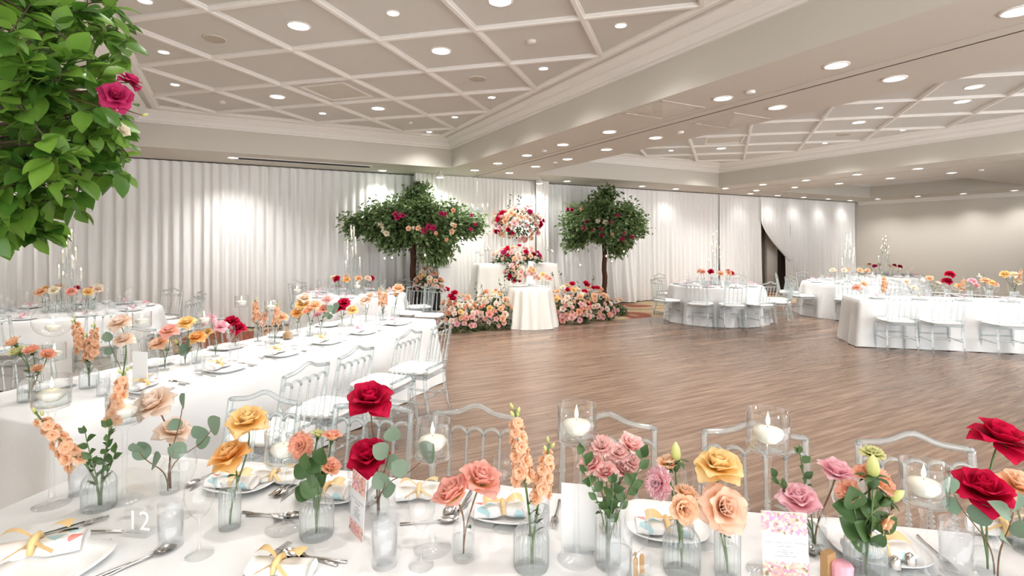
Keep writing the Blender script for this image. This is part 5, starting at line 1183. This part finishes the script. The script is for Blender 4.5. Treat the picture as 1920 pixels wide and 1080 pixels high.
# arrangements on and above the head table
hz=1.20
mound((.10,11.36,hz),.52,.20,.26,40,red,'long low arrangement of red, pink and peach roses on the head table',67,1.05,group=GM,name='flower_arrangement',leafn=520,spikes=0)
t=thing('flower_stand','slim white stand holding the tall arrangement behind the head table','stand',(.12,12.18,.0),ROOM); m=MB(); m.lathe([(.001,.42),(.16,.42),(.16,.44),(.05,.46),(.03,.6),(.028,1.55),(.06,1.66),(.10,1.72),(.001,1.72)],20); ob('column',m,M['frost'],t); m=MB(); m.lathe([(.001,0),(.2,0),(.2,.42),(.001,.42)],20); ob('block',m,M['ivory'],t)
mound((.12,12.1,2.08),.50,.30,.34,86,red,'tall rose arrangement on a stand in front of the backdrop',68,1.2,False,520,4,name='flower_arrangement',group=GM,wild=.15)
# bouquet, cake and blooms on the cake table
cz=.78
bq=cp+Vector((-.30,-.05,cz)); vase('bottle',bq,'short glass vase with the bouquet on the cake table','stage vases',.75); mound(bq+Vector((0,0,.27)),.19,.17,.16,24,red,'round bouquet of red, pink and white roses on the cake table',69,.9,False,200,0,name='bouquet')
t=thing('wedding_cake','white two tier wedding cake on the cake table','cake',cp+Vector((.02,.02,cz))); m=MB(); m.lathe([(.001,0),(.17,0),(.175,.008),(.05,.012),(.04,.06),(.17,.065),(.17,.075),(.001,.075)],28); ob('cake_stand',m,M['china'],t)
m=MB(); m.lathe([(.13,.075),(.132,.20),(.125,.208),(.001,.208)],28); ob('lower_tier',m,M['frost'],t); m=MB(); m.lathe([(.088,.208),(.09,.34),(.084,.346),(.001,.346)],24); ob('upper_tier',m,M['frost'],t)
for i,(x,z,c) in enumerate(((0,.37,'peach'),(.05,.33,'yellow'),(-.04,.30,'peach'),(.08,.26,'blush'),(.02,.25,'pink'),(.12,.20,'pink'),(.15,.16,'peach'),(.06,.17,'blush'))): mats(orient((x,-.10,z),(x*2,-1,.5),i,.85),'sugar_rose',bloom_mesh('cuprose',i%4),PET[c],t)
m=MB(); m.box((.0,.0,.43),(.10,.012,.15)); m.tube([(0,0,.34),(0,0,.37)],.004); ob('cake_topper',m.mesh('cake_topper',False),M['paper'],t)
for i,(dx,z,c) in enumerate(((.26,.24,'yellow'),(.33,.20,'pinkpeach'),(.38,.17,'pinkpeach'))):
    b=cp+Vector((dx*.95,-.08*i,cz)); vase('slim',b,'slim bud vase on the right of the cake table, %s'%ORD[i],'stage vases',.8); flower('rose',c,b+Vector((0,0,.01)),b+Vector((.01,-.02,z)),(.1,-.5,1),1.0,'%s rose in a bud vase on the right of the cake table, %s'%(['yellow','salmon','salmon'][i],ORD[i]),'cut flowers on the cake table',False,'stem',1,'rose',1.0,i)
# candle glasses on the head table
for i,(px,py) in enumerate(((895,490),(903,491),(911,491),(918,490),(1025,490),(1036,491))):
    q=at(px,py,hz) if False else deep(px,493,11.45); q.z=hz
    holder(['mid','low','tall','tall','tall','mid'][i],q,'on the %s half of the head table, %s'%('left' if i<4 else 'right',ORD[i] if i<4 else ORD[i-4]),'candle holders on the head table',.8)
# crystal chandelier in front of the backdrop
p=deep(895,392,11.4); t=thing('chandelier','faint small crystal chandelier hanging in front of the backdrop','chandelier',p)
m=MB(); m.tube([(0,0,.0),(0,0,ZS-p.z)],.006,6); m.ball((0,0,0),.05,12,8); m.ball((0,0,-.10),.03,10,6); m.lathe([(.02,-.07),(.05,-.03)],10); ob('stem',m,M['crystal'],t)
for i in range(6):
    a=i*PI/3; m=MB(); m.tube([(0,0,-.02),(cos(a)*.12,sin(a)*.12,-.07),(cos(a)*.22,sin(a)*.22,.02)],.006,6); m.lathe([(.001,.02),(.03,.03),(.032,.036)],10,(cos(a)*.22,sin(a)*.22,0)); ar=ob('arm',m,M['crystal'],t)
    m=MB(); m.lathe([(.008,.036),(.008,.10),(.001,.13)],8,(cos(a)*.22,sin(a)*.22,0)); ob('bulb',m,M['wax'],ar); m=MB(); m.ball((cos(a)*.22,sin(a)*.22,-.02),.014,8,6,1.8); ob('crystal_drop',m,M['crystal'],ar)
# ================================================================ overhanging tree at the upper left
rr=random.Random(77); TP=Vector((-2.62,1.72,0)); C=Vector((-2.60,1.86,2.34)); RX=(.98,.98,.80)
t=thing('leafy_tree','large leafy tree with pink roses overhanging the upper left corner','tree',TP)
m=MB(); n=12; m.tube([(.015*sin(i*1.7),.012*cos(i*2.1),1.75*i/n) for i in range(n+1)],[.065-.012*i/n for i in range(n+1)],10); ob('trunk',m,M['trunk'],t)
m=MB(); m.lathe([(.18,0),(.20,.02),(.21,.24),(.19,.24),(.19,.2),(.001,.2)],20); ob('planter',m,M['slot'],t)
def outside(p):
    if p.y<=.2: return False
    x=960+F*p.x/p.y; y=HOR+F*(EYE-p.z)/p.y
    return x>236-max(0,y-330)*1.25 or (y>452 and x>0)
cl=clumps(rr,C,RX,95,-.75)
cl=[q for q in cl]
extra=[deep(60,430,1.80),deep(100,420,1.85),deep(30,440,1.75),deep(140,390,1.9),deep(225,330,1.95),deep(200,20,2.0),deep(190,50,1.9),deep(215,110,1.95),deep(225,240,1.95),deep(150,340,1.8),deep(60,330,1.6),deep(40,200,1.5),deep(110,150,1.6),deep(100,260,1.6),deep(170,170,1.75),deep(165,265,1.8),deep(20,60,1.5),deep(110,60,1.7),deep(185,215,1.85),deep(130,215,1.7),deep(60,120,1.6),deep(70,270,1.65),deep(15,300,1.55),deep(30,380,1.65),deep(185,300,1.9)]
for _ in range(36):
    x=rr.uniform(-20,205); y=rr.uniform(-30,430-max(0,x-60)*.62); extra.append(deep(x,y,1.55+.0022*max(0,x)+rr.uniform(0,.35)))
cl+=extra; cl=[q for q in cl if not outside(q)]; br=MB(); lv=[]; hub=Vector((TP.x,TP.y,1.70))
for q in cl:
    br.tube([hub-TP,(hub.lerp(q,.5)+Vector((0,0,.10)))-TP,q-TP],[.013,.008,.003],5,False)
    out=(q-C).normalized()
    for j in range(3):
        e=q+(out*.5+Vector((rr.gauss(0,1),rr.gauss(0,1),rr.gauss(0,.8)))).normalized()*rr.uniform(.09,.17); e.z-=.02
        if outside(e): continue
        br.tube([q-TP,e-TP],[.0025,.0015],4,False); ax=(e-q).normalized()
        for i in range(8):
            p=q.lerp(e,.1+.9*i/7); s=Vector((rr.gauss(0,1),rr.gauss(0,1),rr.gauss(0,.5)-.35)); d=ax*.7+s.normalized(); lv.append((p,d,Vector((rr.uniform(-.7,.7),rr.uniform(-1,.2),1)),rr.uniform(.95,1.5)))
ob('branches',br,M['twig'],t)
def shown(p):
    return p.y>.3 and 0<=960+F*p.x/p.y<=300 and -20<HOR+F*(EYE-p.z)/p.y<500
lv=[l for l in lv if not outside(l[0])]
lv.sort(key=lambda l:(0 if shown(l[0]) else 1,l[0].y)); big=MB(); lf=leaf_mb(.066,.0205,.12,.22,1,4,.85)
for i,(p,d,u,s) in enumerate(lv):
    if i<300: mats(leafM(p-TP,d,u,s),'leaf',LEAF['ficus'],M['tree'],t)
    else: big.merge(lf,leafM(p-TP,d,u,s))
o=ob('foliage',big,M['tree'],t); o['kind']='stuff'
for i,(px,py,D,k,col,s,f) in enumerate(((243,155,1.75,'rose','magenta',.62,(.5,.2,.9)),(216,182,1.72,'rose','magenta',.80,(.7,-.7,.3)),(210,206,1.72,'cuprose','pink',.35,(.2,-.8,-.3)),(238,189,1.8,'bud','cream',.6,(1,0,.2)),(266,216,1.8,'bud','lime',.6,(1,0,.1)),(228,246,1.85,'cuprose','cream',.45,(.8,-.2,.3)))):
    q=deep(px,py,D)-TP; mats(orient(q,f,i,s),'rose' if k!='bud' else 'rosebud',bloom_mesh(k,i%4),PET[col],t)
    b=Vector((-1.62,D,1.65+(455-165)*D/1000))-TP; m=MB(); m.tube([b,b.lerp(q,.6)+Vector((0,0,.01)),q],[.003,.0025,.002],5); ob('rose_stem',m,M['brownstem'],t)
